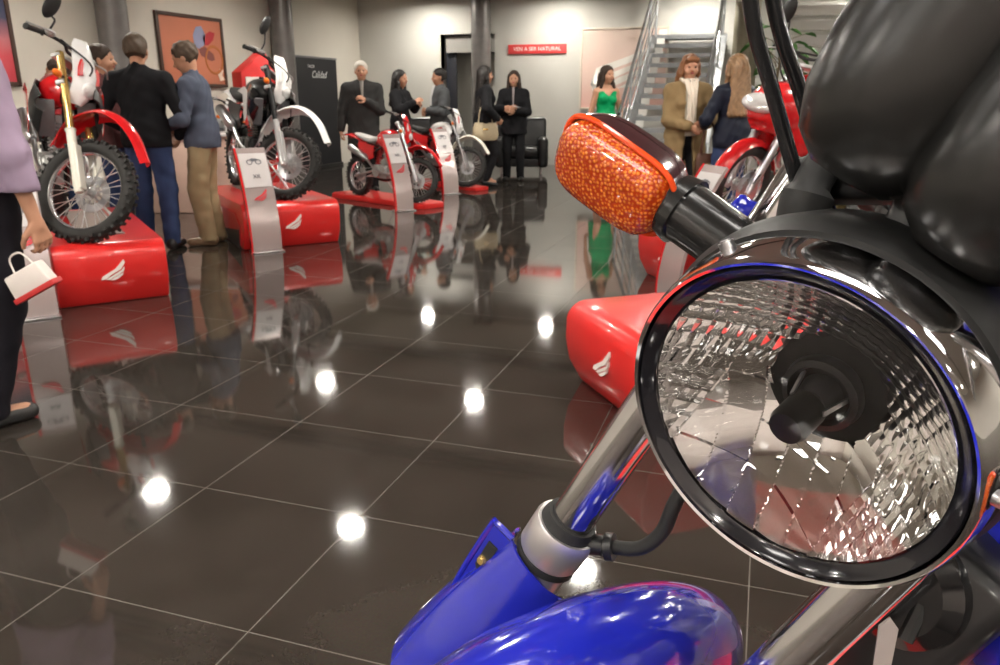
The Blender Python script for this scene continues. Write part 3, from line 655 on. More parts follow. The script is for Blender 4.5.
# ================================================================== MOTORCYCLES (local +x ahead, origin under the front axle)
SPOKE = mat('spoke_steel', (.6, .6, .6), .3, .9); RIMM = mat('rim_alloy', (.72, .72, .74), .22, .9); TYRE = mat('tyre_rubber', (.018, .017, .016), .7, noise=.3, bump=.4)
def wheel(root, c, r, w, ax, knob=True, T=None, front=True, rimm=None, nsp=32, name='wheel'):
    c = Vector(c); ax = Vector(ax).normalized(); ri = r-.075 if r > .26 else r-.06
    def GT(): return G(T)
    prof = []
    for k in range(17):
        a = PI*2*k/16; prof.append((r-.045+.045*math.cos(a), w/2*math.sin(a)))
    g = GT().lathe(prof, c, ax, 56)
    e = (Vector((0, 0, 1))-ax*ax.z).normalized(); f = ax.cross(e)
    if knob:
        nk = 44
        for i in range(nk):
            a = 2*PI*i/nk; d = e*math.cos(a)+f*math.sin(a); t = ax.cross(d)
            R = Matrix((ax, t, d)).transposed()
            for off, zz in (((-.33, -.006), (.33, -.006)) if i % 2 else ((0, .002), (-.46, -.018), (.46, -.018))):
                g.box(c+d*(r+zz)+ax*(w*off), (w*.24, .019, .022), R)
    wo = g.build(name, TYRE, root)
    GT().lathe([(ri+.012, w*.30), (ri-.004, w*.30), (ri-.016, w*.16), (ri-.020, 0), (ri-.016, -w*.16), (ri-.004, -w*.30), (ri+.012, -w*.30)], c, ax, 56).build('rim', rimm or RIMM, wo)
    GT().lathe([(.0, .05), (.022, .05), (.045, .045), (.045, .032), (.026, .028), (.026, -.028), (.045, -.032), (.045, -.045), (.022, -.05), (0, -.05)], c, ax, 28).build('hub', ALU, wo)
    g = GT()
    for i in range(nsp):
        a = 2*PI*i/nsp; b = a+(.42 if (i//2) % 2 else -.42); sd = 1 if i % 2 else -1
        g.tube([c+(e*math.cos(b)+f*math.sin(b))*.042+ax*sd*.038, c+(e*math.cos(a)+f*math.sin(a))*(ri-.012)+ax*sd*.006], .0028, 5, False)
    g.build('spokes', SPOKE, wo)
    g = GT(); dk = c+ax*.062; R0 = .12 if r > .27 else .09
    prof = [(R0*.58, .002), (R0, .002), (R0, -.002), (R0*.58, -.002), (R0*.58, .002)]
    g.lathe(prof, dk, ax, 40)
    for i in range(6):
        a = 2*PI*i/6; d = e*math.cos(a)+f*math.sin(a); g.beam(c+d*.03+ax*.055, dk+d*R0*.62, .012, .004, up=ax)
    g.build('brake_disc', STEEL, wo); return wo
def motorcycle(contact, head, steer, lean, label, c, wb=1.40, rf=.335, rr=.32, style='enduro', group=None, z0=.0, sc_=1., mirror=(1, 1), mask=True):
    R = empty('motorcycle'); tag(R, label, 'motorcycle', group)
    R.matrix_world = Matrix.Translation(Vector((contact.x, contact.y, z0))) @ Matrix.Rotation(ang(head), 4, 'Z') @ Matrix.Rotation(-math.radians(lean), 4, 'X') @ Matrix.Scale(sc_, 4)
    # steering group turns about the steering axis
    hb = Vector((-.42, 0, 1.0)); sa = Vector((-.454, 0, .891)).normalized()
    Ts = Matrix.Translation(hb) @ Matrix.Rotation(math.radians(steer), 4, sa) @ Matrix.Translation(-hb)
    q = Ts @ Vector((0, 0, 0)); Ts = Matrix.Translation((-q.x, -q.y, 0)) @ Ts
    body = Matrix.Translation((-q.x, -q.y, 0))
    def S(): return G(Ts)
    def B(): return G(body)
    wheel(R, (0, 0, rf), rf, .095, (0, 1, 0), T=Ts, knob=(style == 'enduro'))
    up = Vector((-.43, 0, .80)); top = Vector((0, 0, rf))+up*1.0
    for s in (-1, 1):
        o = Vector((.015, s*.098, rf))
        fl = S().tube([o-up*.04, o+up*.02, o+up*.42], [.026, .030, .028], 14).tube([o+up*.42, o+up*.43], [.034, .034], 14).build('fork_leg', c.get('lower', WHITE), R)
        S().tube([o+up*.40, o+up*1.02], .0245 if style == 'enduro' else .020, 14).build('stanchion', c.get('fork', GOLD), fl)
        if style == 'enduro':
            S().box(o+up*.16+Vector((.035, s*.004, 0)), (.018, .062, .30), Matrix.Rotation(-.49, 3, 'Y')).build('fork_guard', c.get('lower', WHITE), fl, bevel=.006)
    S().box(top*1.0+Vector((.0, 0, -.01)), (.06, .25, .028), Matrix.Rotation(-.49, 3, 'Y')).build('triple_clamp', ALU, R, bevel=.006)
    t2 = Vector((0, 0, rf))+up*.78; S().box(t2, (.06, .25, .035), Matrix.Rotation(-.49, 3, 'Y')).build('triple_clamp', ALU, R, bevel=.006)
    # mudguard
    Mc = Vector((0, 0, rf)); rings = []
    if style == 'enduro':
        arc = spline([(-.34, 0, .24), (-.26, 0, .42), (-.10, 0, .53), (.06, 0, .53), (.22, 0, .44), (.36, 0, .28)], 4); wds = lambda t: .085*(1-.55*max(0, t-.55)/.45)*(1 if t > .2 else .6+2*t)
    else:
        arc = [Vector(((rf+.035)*math.cos(a), 0, (rf+.035)*math.sin(a))) for a in np.linspace(2.9, .35, 20)]; wds = lambda t: .062
    for i, p in enumerate(arc):
        t = i/(len(arc)-1); w = wds(t); n = Vector((p.x, 0, p.z)).normalized()
        rings.append([Mc+p+Vector((0, a*w, 0))-n*(.045*abs(a)**2.2) for a in np.linspace(-1, 1, 11)])
    S().sheet(rings, .005).build('mudguard', c.get('guard', RED), R)
    # handlebar
    hbp = top+Vector((.01, 0, .05)); BW = c.get('barw', .90); bar = [hbp+Vector((p[0], p[1]*BW, p[2])) for p in ((-.11, -.40, .02), (-.07, -.26, .04), (0, -.13, .03), (0, -.06, .0), (0, .06, .0), (0, .13, .03), (-.07, .26, .04), (-.11, .40, .02))]
    hbar = S().tube(spline(bar, 5), .0115, 10).tube([hbp+Vector((0, -.12, .028)), hbp+Vector((0, .12, .028))], .008, 8).build('handlebar', c.get('bar', BLACKP), R)
    for s in (-1, 1):
        a = hbp+Vector((-.075, s*.275*BW, .038)); b = hbp+Vector((-.112, s*.405*BW, .02)); S().tube([a, b], .0175, 12).tube([b, b+Vector((0, s*.006, 0))], .021, 12).tube([a, a+(b-a)*.04], .024, 12).build('grip', BLACKR, hbar)
        S().tube(spline([hbp+Vector((.0, s*.20, .035)), hbp+Vector((.05, s*.27, .03)), hbp+Vector((-.02, s*.40, .012))], 4), .006, 8).ell(hbp+Vector((-.02, s*.20, .045)), (.03, .035, .022)).build('lever', ALU, hbar)
        if mirror[0 if s < 0 else 1]:
            m0 = hbp+Vector((-.04, s*.20, .04)); m1 = m0+Vector((.02, s*.03, c.get('mh', .17))); 
            mo = S().tube(spline([m0, m0+Vector((.03, s*.01, .08)), m1], 5), .0065, 8).ell(m1+Vector((0, s*.03, .06)), (.018, .056, .098), Matrix.Rotation(s*.35, 3, 'X')).build('mirror', BLACKP, hbar)
            S().ell(m1+Vector((-.012, s*.03, .06)), (.008, .046, .086), Matrix.Rotation(s*.35, 3, 'X')).build('mirror_glass', CHROME, mo)
    # front mask
    fm = Vector((0, 0, rf))+up*.80
    if mask and style == 'enduro':
        rings = []
        for z, w, x in ((-.17, .045, .105), (-.12, .075, .135), (-.04, .095, .145), (.04, .105, .125), (.12, .10, .085), (.20, .075, .035), (.25, .03, .0)):
            rings.append([fm+Vector((x-.075*abs(a)**2, a*w, z+.06)) for a in np.linspace(-1, 1, 9)])
        mk = S().sheet(rings, .008).build('headlight_mask', c.get('mask', WHITE), R)
        S().ell(fm+Vector((.135, 0, -.0)), (.022, .066, .052)).build('headlight_lens', mat('lamp_lens', (.75, .75, .75), .05, spec=.8), mk)
        for s in (-1, 1): S().prism([(-.03, -.05), (.02, -.03), (.03, .05), (.0, .08), (-.025, .02)], fm+Vector((.093, s*.077, .10)), (.0, 1, 0), (-.35, 0, .94), .012).build('decal', c.get('decal', RED), mk)
    for s in (-1, 1):   # indicators
        a = fm+Vector((.02, s*.06, .02)); ind = S().tube([a, a+Vector((.0, s*.09, 0))], .008, 8).build('indicator_stalk', BLACKR, R)
        S().ell(a+Vector((.0, s*.115, 0)), (.022, .038, .024)).build('indicator_lens', ORANGE, ind)
    S().tube(spline([fm+Vector((.03, .05, .15)), fm+Vector((.10, .09, .0)), fm+Vector((.06, .11, -.25)), Vector((.03, .12, rf+.05))], 6), .006, 6).tube(spline([hbp+Vector((.02, -.15, .035)), fm+Vector((.14, -.05, .14)), fm+Vector((.02, .0, -.02))], 6), .006, 6).build('control_cable', BLACKR, R)
    # body
    wheel(R, (-wb, 0, rr), rr, .115, (0, 1, 0), T=body, knob=(style == 'enduro'))
    ht = Vector((-.36, 0, .98))
    fr_ = B(); FRM = c.get('frame', BLACKG)
    fr_.tube([ht+Vector((.03, 0, -.12)), ht+Vector((-.05, 0, .05))], .032, 12)
    fr_.tube(spline([ht, (-.42, 0, .70), (-.50, 0, .44), (-.60, 0, .30), (-.92, 0, .30), (-.98, 0, .45), (-.95, 0, .75)], 5), .022, 10)
    for s in (-1, 1): fr_.tube(spline([ht, (-.55, s*.08, .84), (-.80, s*.10, .74), (-.97, s*.10, .62)], 4), .018, 8).tube([(-.80, s*.09, .75), (-1.48, s*.09, .86)], .012, 8).tube([(-.97, s*.09, .50), (-1.30, s*.09, .80)], .010, 8)
    fr_.build('frame', FRM, R)
    en = B().box((-.70, 0, .42), (.34, .24, .20)).tube([(-.78, -.15, .42), (-.78, .15, .42)], .095, 24).tube([(-.62, -.14, .44), (-.62, .14, .44)], .075, 24).build('engine', c.get('engine', ALU), R, bevel=.012)
    g = B()
    for i in range(9): g.box((-.60+.004*i, 0, .53+.024*i), (.19, .18, .009), Matrix.Rotation(-.12, 3, 'Y'))
    g.box((-.58, 0, .63), (.13, .13, .20)); g.box((-.56, 0, .755), (.17, .16, .05)); g.build('cylinder_fins', c.get('engine', ALU), en)
    ex = B().tube(spline([(-.52, 0, .66), (-.42, -.04, .60), (-.40, -.09, .46), (-.52, -.13, .38), (-.80, -.15, .46), (-1.02, -.15, .60)], 6), .019, 12).build('exhaust_pipe', c.get('pipe', STEEL), R)
    B().tube([(-1.00, -.15, .59), (-1.04, -.155, .61), (-1.42, -.17, .76), (-1.45, -.17, .77)], [.028, .055, .055, .035], 18).build('muffler', c.get('muffler', STEEL), ex)
    for s in (-1, 1): B().beam((-.93, s*.07, .42), (-wb, s*.085, rr), .028, .055, up=(0, 1, 0)).build('swingarm', ALU, R, bevel=.006)
    g = B(); g.tube([(-.93, 0, .46), (-.86, 0, .78)], .022, 12)
    for i in range(7): g.torus((-.92+.01*i, 0, .50+.036*i), (.2, 0, 1), .036, .008, 20, 6)
    g.build('shock_absorber', c.get('spring', mat('spring_red', (.5, .02, .02), .4)), R)
    B().torus((-wb, -.07, rr), (0, 1, 0), .10, .006, 32, 6, 1.2).beam((-wb, -.07, rr+.10), (-.93, -.07, .47), .008, .014, up=(0, 1, 0)).beam((-wb, -.07, rr-.10), (-.93, -.07, .38), .008, .014, up=(0, 1, 0)).build('chain', STEEL, R)
    for s in (-1, 1): B().tube([(-.86, s*.10, .34), (-.86, s*.24, .34)], .012, 8).build('footpeg', STEEL, R)
    B().tube([(-.90, .12, .33), (-.84, .34, .03)], .010, 8).box((-.84, .345, .02), (.06, .04, .012)).build('side_stand', STEEL, R)
    # tank, shrouds, seat, tail
    X = c.get('tank', RED)
    Sd = SD((-.98, -.24, .66), (-.30, .24, 1.16), .012); Sd.ell((-.62, 0, .93), (.26, .135, .13), .04).ell((-.48, 0, .92), (.14, .15, .11), .05).ell((-.80, 0, .88), (.17, .09, .09), .05)
    Sd.cone((-.95, 0, .76), (-.30, 0, .76), .07, .07, 0, neg=True); ob = raw('fuel_tank', [Sd.mesh()], X, R); ob.data.transform(body)
    B().lathe([(0, .012), (.028, .012), (.03, 0), (.03, -.02)], (-.58, 0, 1.06), (0, 0, 1), 18).build('fuel_cap', BLACKP, ob)
    for s in (-1, 1):
        if style == 'enduro':
            rings = []
            for x, z0_, z1_, y in ((-.20, .80, .90, .19), (-.28, .66, .97, .215), (-.40, .60, 1.0, .20), (-.52, .66, .99, .17), (-.66, .76, .96, .145), (-.80, .82, .93, .11)):
                rings.append([(x, s*(y-.045*((k-2.5)/2.5)**2), z0_+(z1_-z0_)*k/5) for k in range(6)])
            sh = B().sheet(rings, .008).build('radiator_shroud', c.get('shroud', X), R)
            B().prism([(-.30, .93), (-.34, .70), (-.40, .66), (-.44, .90), (-.60, .93), (-.40, .97)], (0, s*.218, 0), (1, 0, 0), (0, 0, 1), .004).build('decal', c.get('decal', WHITE), sh)
            B().box((-.36, s*.12, .76), (.03, .11, .24), Matrix.Rotation(.25, 3, 'Y')).build('radiator', GREYP, R, bevel=.004)
        rings = []
        for x, z0_, z1_ in ((-.86, .62, .80), (-1.0, .58, .82), (-1.14, .62, .84), (-1.26, .74, .86)): rings.append([(x, s*(.135-.02*((k-2)/2)**2), z0_+(z1_-z0_)*k/4) for k in range(5)])
        B().sheet(rings, .008).build('side_panel', c.get('side', WHITE), R)
    rings = []
    for x, z, w, h in ((-.62, 1.01, .06, .05), (-.75, .965, .10, .08), (-.95, .93, .13, .10), (-1.15, .945, .125, .09), (-1.35, .975, .10, .06), (-1.45, .99, .07, .04)):
        rings.append([(x, w*math.copysign(abs(math.cos(a))**.6, math.cos(a)), z-h/2+h/2*math.copysign(abs(math.sin(a))**.7, math.sin(a))) for a in np.linspace(0, 2*PI, 21)[:-1]])
    B().loft(rings).build('seat', c.get('seat', BLACKR), R)
    rings = []
    for x, z, w in ((-1.10, .86, .10), (-1.35, .92, .105), (-1.58, .97, .09), (-1.78, .96, .06)): rings.append([(x, a*w, z-.03*a*a) for a in np.linspace(-1, 1, 9)])
    B().sheet(rings, .006).build('rear_mudguard', c.get('guard', X), R)
    B().ell((-1.62, 0, .92), (.035, .05, .03)).build('tail_light', mat('tail_red', (.5, .01, .01), .15), R)
    if style == 'sport':
        Sd = SD((-.75, -.32, .62), (.12, .32, 1.32), .012)
        Sd.ell((-.22, 0, .98), (.24, .20, .17), .03).ell((-.42, 0, .80), (.26, .22, .20), .05).cone((-.05, 0, .92), (-.3, 0, .86), .09, .15, .04)
        Sd.cone((-.9, 0, .95), (-.42, 0, 1.0), .19, .17, .01, neg=True).ell((-.2, 0, .52), (.40, .13, .36), 0, neg=True).ell((.02, 0, .88), (.07, .11, .035), 0, neg=True)
        ob = raw('fairing', [Sd.mesh()], c.get('tank', RED), R); ob.data.transform(Ts @ Matrix.Translation((0, 0, -.15)))
        S().ell((-.02, 0, .87), (.10, .15, .055), Matrix.Rotation(.35, 3, 'Y')).build('headlight', mat('clear_lens', (.80, .80, .80), .08, .3, noise=.25, nscale=40), R)
    return R
LGRP = None
cA = dict(barw=.72, mh=.10, tank=RED, guard=RED, mask=WHITE, lower=mat('cream_guard', (.72, .70, .62), .4), fork=GOLD, seat=BLACKR, shroud=BLACKP, decal=RED)
motorcycle(gnd(70, 243, .40), -56, 50, 5, 'red and white dirt bike with gold forks on the nearest red podium', cA, z0=.40, rf=.335, mirror=(1, 0))
cB = dict(barw=.8, tank=BLACKP, guard=WHITE, mask=WHITE, lower=mat('silver_fork', (.66, .66, .66), .3, .6), fork=BLACKP, shroud=BLACKG, decal=WHITE, side=BLACKP, engine=BLACKP, seat=BLACKR)
motorcycle(gnd(276, 200, .40), -57, 46, 5, 'black and white trail bike on the red podium behind the arched totem', cB, z0=.40, rf=.325, mirror=(1, 0))
cC = dict(tank=RED, guard=RED, mask=RED, lower=STEEL, fork=STEEL, seat=GREYL, shroud=RED, decal=WHITE, side=RED)
motorcycle(gnd(412, 203, .06), -45, 38, 4, 'small red dirt bike with light grey seat on the thin red platform', cC, z0=.06, rf=.34, rr=.31, sc_=.80, mirror=(0, 0))
cD = dict(tank=WHITE, guard=mat('cream_guard', (.72, .70, .62), .4), mask=WHITE, lower=STEEL, fork=STEEL, seat=BLACKR, shroud=WHITE, decal=RED, side=RED)
motorcycle(gnd(463, 187, .05), -45, 35, 4, 'small white dirt bike beside the farthest arched totem', cD, z0=.05, rf=.34, rr=.31, sc_=.84, mirror=(0, 0))
motorcycle(gnd(233, 195, .0), -62, 20, 4, 'white trail bike standing behind the black and white one', dict(tank=WHITE, guard=WHITE, shroud=WHITE, decal=RED, fork=STEEL), z0=0, mirror=(0, 0))
motorcycle(W(-4.15, 6.9), -25, 10, 4, 'white and red dirt bike far behind the lilac shirt', dict(tank=WHITE, guard=WHITE, shroud=WHITE, decal=RED, fork=STEEL), z0=0, mirror=(0, 0))
cR = dict(tank=RED, guard=RED, mask=RED, shroud=RED, decal=WHITE, lower=WHITE, fork=STEEL, engine=BLACKP)
motorcycle(W(1.85, 3.50), 199, 10, 5, 'red dirt bike mostly hidden behind the black instrument housing', cR, z0=.40, mirror=(0, 0))
motorcycle(W(1.66, 5.60), 203, 15, 5, 'red motorcycle with white headlamp and round black mirror beyond the amber indicator', dict(tank=RED, guard=RED, decal=RED, fork=STEEL, lower=STEEL, engine=BLACKP), z0=.40, style='sport', mirror=(1, 1), rf=.30, rr=.30)
# ------------------------------------------------------------------ podiums
POD = mat('podium_red', (.66, .022, .020), .30, coat=.35, noise=.03, nscale=4)
def podium(p, head, w, Ln, label, side=GREYL, h=.40, und=.10):
    """p: middle of the front foot line; runs back from there"""
    R = empty('podium', p, ang(head)); tag(R, label, 'podium', 'red podiums under the motorcycles')
    pr = [(-und*.9, .0), (-.02, .12), (.0, .22)]+[(-.10+.10*math.cos(a), h-.10+.10*math.sin(a)) for a in np.linspace(.2, PI/2, 8)]+[(-Ln+.02, h), (-Ln, h-.02), (-Ln, 0)]
    rings = [[(x, y, z) for x, z in pr] for y in (-w/2, w/2)]
    G().loft([[Vector(q) for q in r] for r in rings]).build('shell', POD, R, bevel=.012)
    G().box((-Ln*.55, 0, h+.003), (Ln*.72, w*.42, .010)).build('tread_mat', mat('podium_mat', (.22, .17, .15), .6, noise=.1), R)
    for s in (-1, 1):
        G().prism([(-.16, .03), (-.13, .20), (-.30, h-.10), (-Ln+.15, h-.10), (-Ln+.15, .16)], (0, s*(w/2+.002), 0), (1, 0, 0), (0, 0, 1), .012).build('side_panel', mat('podium_side_red', (.42, .015, .02), .35), R)
        G().prism([(-.20, .0), (-.17, .17), (-Ln+.20, .02)], (0, s*(w/2+.006), 0), (1, 0, 0), (0, 0, 1), .012).build('side_recess', side, R)
        M = Matrix.Translation((-Ln*.62, s*(w/2+.010), .24)) @ Matrix.Rotation(0 if s < 0 else PI, 4, 'Z') @ Matrix.Rotation(PI/2, 4, 'X')
        text_mesh('HONDA', .13, 'lettering', mat('podium_white', (.80, .72, .68), .4), R, M)
    g = G(); wing(g, Matrix.Translation((.004, 0, .22)) @ Matrix.Rotation(PI/2, 4, 'Z') @ Matrix.Rotation(PI/2, 4, 'X'), .15, .008); g.build('wing_emblem', mat('podium_white', (.80, .72, .68), .4), R)
    return R
podium(gnd(118, 305), -58, .66, 1.9, 'nearest red podium, under the dirt bike with gold forks', mat('beige_side', (.55, .50, .42), .5))
podium(gnd(309, 245.5)+W(-.10, -.09), -60, .86, 1.75, 'red podium under the black and white trail bike', mat('hollow_shade', (.03, .025, .025), .4))  # dark plate colour stands in for the shaded hollow below the side
podium(W(.43, 3.10), 199, .78, 2.95, 'red podium partly hidden by the chrome headlight rim')
podium(W(1.16, 5.42), 199, .78, 1.9, 'red podium peeking out below the amber indicator')
podium(W(-.40, .30), 199, .60, 1.9, 'red podium carrying the blue motorcycle', h=.345)
def slab(p, head, w, Ln, t, label):
    R = empty('display_platform', p, ang(head)); tag(R, label, 'platform')
    pts = [(.0, -w/2+.1), (.08, -w/4), (.10, 0), (.08, w/4), (.0, w/2-.1), (-Ln+.1, w/2), (-Ln, w/2-.1), (-Ln, -w/2+.1), (-Ln+.1, -w/2)]
    G().prism(pts, (0, 0, t/2), (1, 0, 0), (0, 1, 0), t).build('deck', POD, R, bevel=.006)
slab(gnd(422, 207)+W(.10, -.05), -45, .60, 1.75, .06, 'thin red platform under the small red dirt bike')
slab(gnd(470, 190)+W(.12, -.02), -45, .50, 1.6, .05, 'thin red platform under the small white dirt bike')
# ------------------------------------------------------------------ arched price totems
def totem(p, head, label, h=.86, w=.25, dx=.30):
    R = empty('price_totem', p, ang(head)); tag(R, label, 'price stand', 'arched price stands before the motorcycles')
    n = 22; prof = []
    for i in range(n+1):
        t = i/n; prof.append((-dx*t**1.7+.02*math.sin(PI*t), h*t))
    rings = [[(x, y, z) for y in np.linspace(-w/2, w/2, 5)] for x, z in prof]
    G().sheet([[Vector(q) for q in r] for r in rings], .022).build('stand_plate', mat('totem_silver', (.46, .38, .37), .22, .35), R)
    e = G()
    for s in (-1, 1):
        rr_ = [[(x-.004, s*(w/2+.008)+a*.008, z) for a in (-1, 1)] for x, z in prof]; 
        if s == -1: e.sheet([[Vector(q) for q in r] for r in rr_], .04)
    e.build('red_edge', RED, R)
    k0 = int(n*.66); rr_ = [[(x+.0145, y, z) for y in np.linspace(-w/2+.008, w/2-.008, 4)] for x, z in prof[k0:n]]
    cd = G().sheet([[Vector(q) for q in r] for r in rr_], .003).build('price_card', mat('card_white', (.58, .55, .55), .35), R)
    def face(i, off=.018):
        x, z = prof[i]; x2, z2 = prof[i+1]; d = Vector((x2-x, 0, z2-z)).normalized(); nn = Vector((d.z, 0, -d.x)); return Matrix.Translation(Vector((x, 0, z))+nn*off) @ Matrix((Vector((0, 1, 0)), d, nn)).transposed().to_4x4()
    g = G(); wing(g, face(int(n*.56)), .12, .004); g.build('wing_emblem', mat('emblem_red', (.6, .05, .06), .4), R)
    ink = mat('card_ink', (.12, .12, .14), .5)
    g = G(); M = face(int(n*.88)); h_ = G().torus((-.035, 0, 0), (0, 0, 1), .022, .004, 20, 6, .3).torus((.04, 0, 0), (0, 0, 1), .022, .004, 20, 6, .3).prism([(-.04, .02), (-.01, .035), (.03, .03), (.04, .015), (.0, .005)], (0, 0, 0), (1, 0, 0), (0, 1, 0), .003); g.add(h_.v, h_.f, M); g.build('printed_machine', ink, cd)
    text_mesh('XR', .05, 'lettering', ink, cd, face(int(n*.74)))
    G().box((-.02, 0, .006), (.16, w+.02, .012)).build('foot', STEEL, R, bevel=.003)
    return R
totem(gnd(268, 252), -58, 'arched price totem before the black and white trail bike')
totem(gnd(405, 211), -55, 'arched price totem before the small red dirt bike', w=.22)
totem(gnd(451, 194), -55, 'arched price totem before the small white dirt bike, farthest of the left row', w=.24)
totem(gnd(40, 318), -58, 'arched price totem beside the lilac shirt, nearest of the left row', w=.21)
totem(W(1.12, 5.05), 199, 'arched price totem before the red motorcycle with a white headlamp')
totem(W(1.46, 2.02), 215, 'arched price totem glimpsed beside the chrome headlight', w=.30)
# ================================================================== THE BLUE MOTORCYCLE CLOSE TO THE CAMERA
BLUE = mat('cobalt_blue_paint', (.012, .018, .36), .14, coat=1., noise=.05, nscale=40)
N = WD((-.704, -.686, -.184)).normalized(); D = WD((-.42, .22, -.88)).normalized(); L = N.cross(D).normalized()
HC = W(.1564, .3982, CH-.1777)                       # centre of the headlight rim
N2 = (D.cross(L)*-1).normalized()
if N2.dot(N) < 0: N2 = -N2
p1 = pix(571, 520, .70); p2 = pix(825, 628, .52)
root = empty('motorcycle', W(.30, .55, .33)); tag(root, 'close blue motorcycle with a round chrome headlight and amber indicator', 'motorcycle')
RT = Matrix.Translation(-root.location)
def Z(): return G(RT)
# headlight --------------------------------------------------------
BEZ = mat('bezel_reflected_dark', (.012, .012, .016), .12, .2, coat=.6)  # chrome bezel whose dark reflection is painted in as black
UH = (-D - N*(-D).dot(N)).normalized(); EX = UH.cross(N).normalized()      # headlight up and across
hl = Z().lathe([(.0, -.165), (.03, -.163), (.06, -.150), (.085, -.125), (.102, -.085), (.1085, -.056), (.1085, -.042), (.1050, -.034), (.098, -.032), (.095, -.05), (.0, -.06)], HC, N, 72).build('headlight', mat('satin_black_shell', (.010, .010, .010), .5, noise=.1, spec=.3), root)
Z().lathe([(.0985, -.033), (.1030, -.033), (.1036, -.024), (.1028, -.012), (.1010, -.004), (.1000, .0), (.0985, .002), (.0968, .001), (.0960, -.003), (.0955, -.010), (.0985, -.033)], HC, N, 96).build('rim', CHROME, hl)
Z().lathe([(.0958, -.002), (.0945, .0005), (.0925, -.001), (.0890, -.005), (.0868, -.006), (.0862, -.010), (.0958, -.012)], HC, N, 96).build('bezel', BEZ, hl)
for a in (.35, 2.5, 4.4):
    d = EX*math.cos(a)+UH*math.sin(a); Z().tube([HC+d*.1030-N*.020, HC+d*.1075-N*.020], .0045, 12).tube([HC+d*.1075-N*.020, HC+d*.1085-N*.020], .003, 12).build('rim_screw', STEEL, hl)
gl = mat('clear_glass', (.98, .98, .98), .0, trans=1., ior=1.45)
pr = [(.0868*t, -.0045+.011*(1-t*t)) for t in np.linspace(0.0001, 1, 14)]
Z().lathe(pr+[(.0868*t, -.0075+.011*(1-t*t)) for t in np.linspace(1, .0001, 14)], HC, N, 72).build('lens', gl, hl)
# faceted mirror
MIR = mat('mirror_reflector', (.88, .88, .88), .03, 1.)
nn = 190; Rr = .0860; g = Z(); vs = []; idx = {}; fs = []
def refl(x, y):
    r2 = (x*x+y*y)/(Rr*Rr); z = -.058*(1-r2)-.0085
    a = math.atan2(y, x); r = math.sqrt(x*x+y*y)
    if y < -.012 and abs(x) < .052:                                   # large smooth facets below the bulb
        cx = math.floor((x+.5*y)/.021); cy = math.floor((y)/.022); u = (x+.5*y)/.021-cx-.5; v = y/.022-cy-.5
        z += .0022*(u*((cx*7+cy*3) % 3-1)+v*((cx*5+cy*2) % 3-1))*.9-.0015*(u*u)
    elif abs(y) < .024 and r > .030:                                  # fluted bands at the sides
        u = (abs(x)/.0065) % 1-.5; v = (y/.0125) % 1-.5; z += .0011*(.25-u*u)*4*.55+.0006*(.25-v*v)*4
    else:                                                             # cushion facets above
        u = (x/.0080) % 1-.5; v = (y/.0080) % 1-.5; z += .0014*(.5-u*u-v*v)*2
    return z
for i in range(nn+1):
    for j in range(nn+1):
        x = (-1+2*i/nn)*Rr; y = (-1+2*j/nn)*Rr; r = math.hypot(x, y)
        if r > Rr*1.012: continue
        if r > Rr: x *= Rr/r; y *= Rr/r
        idx[(i, j)] = len(vs); vs.append(HC+EX*x+UH*y+N*refl(x, y))
for i in range(nn):
    for j in range(nn):
        q = [(i, j), (i+1, j), (i+1, j+1), (i, j+1)]
        if all(k in idx for k in q): fs.append(tuple(idx[k] for k in q))
g.add(vs, fs); g.build('reflector', MIR, hl, smooth=12, fix=False)
bc = HC-N*.048; BK = mat('bulb_socket', (.03, .03, .032), .3, .3, noise=.2)
sk = Z().lathe([(.012, -.012), (.020, -.012), (.024, -.004), (.023, .003), (.019, .004), (.017, -.001), (.0125, -.002), (.011, .010), (.009, .014), (.0, .014)], bc, N, 40).build('bulb_socket', BK, hl)
Z().lathe([(.0, .040), (.0098, .040), (.0115, .036), (.0115, .016), (.0105, .016), (.010, .034), (.0, .036)], bc, (N-UH*.10).normalized(), 30).build('bulb_shield', mat('shield_black', (.010, .010, .010), .35), sk)
for a in (.6, 2.7, 4.8): 
    d = EX*math.cos(a)+UH*math.sin(a); Z().beam(bc+d*.0165+N*.002, bc+d*.0115+N*.022, .003, .0012, up=d).build('shield_leg', STEEL, sk)
Z().tube([bc+N*.012, bc+N*.030], .0065, 16).build('bulb', gl, sk)
# indicators -------------------------------------------------------
AMB = mat('amber_lens', (1., .20, .015), .10, trans=.35, coat=1., ior=1.4)
def amber():
    m = bpy.data.materials.new('amber_lens_beaded'); m.use_nodes = True; nt = m.node_tree; b = nt.nodes['Principled BSDF']
    b.inputs['Base Color'].default_value = (.95, .16, .012, 1); b.inputs['Roughness'].default_value = .12; b.inputs['Coat Weight'].default_value = .7; b.inputs['Coat Roughness'].default_value = .03
    b.inputs['Subsurface Weight'].default_value = .25; b.inputs['Subsurface Radius'].default_value = (.02, .006, .002)
    tc = nt.nodes.new('ShaderNodeTexCoord'); vo = nt.nodes.new('ShaderNodeTexVoronoi'); vo.inputs['Scale'].default_value = 330; vo.inputs['Randomness'].default_value = .55
    nt.links.new(tc.outputs['Object'], vo.inputs['Vector']); bp = nt.nodes.new('ShaderNodeBump'); bp.inputs['Strength'].default_value = .9; bp.inputs['Distance'].default_value = .0012; bp.invert = True
    nt.links.new(vo.outputs['Distance'], bp.inputs['Height']); nt.links.new(bp.outputs[0], b.inputs['Normal'])
    cr = nt.nodes.new('ShaderNodeValToRGB'); cr.color_ramp.elements[0].position = .05; cr.color_ramp.elements[0].color = (.95, .30, .03, 1); cr.color_ramp.elements[1].position = .55; cr.color_ramp.elements[1].color = (.40, .035, .002, 1)
    nt.links.new(vo.outputs['Distance'], cr.inputs[0]); nt.links.new(cr.outputs[0], b.inputs['Base Color']); return m
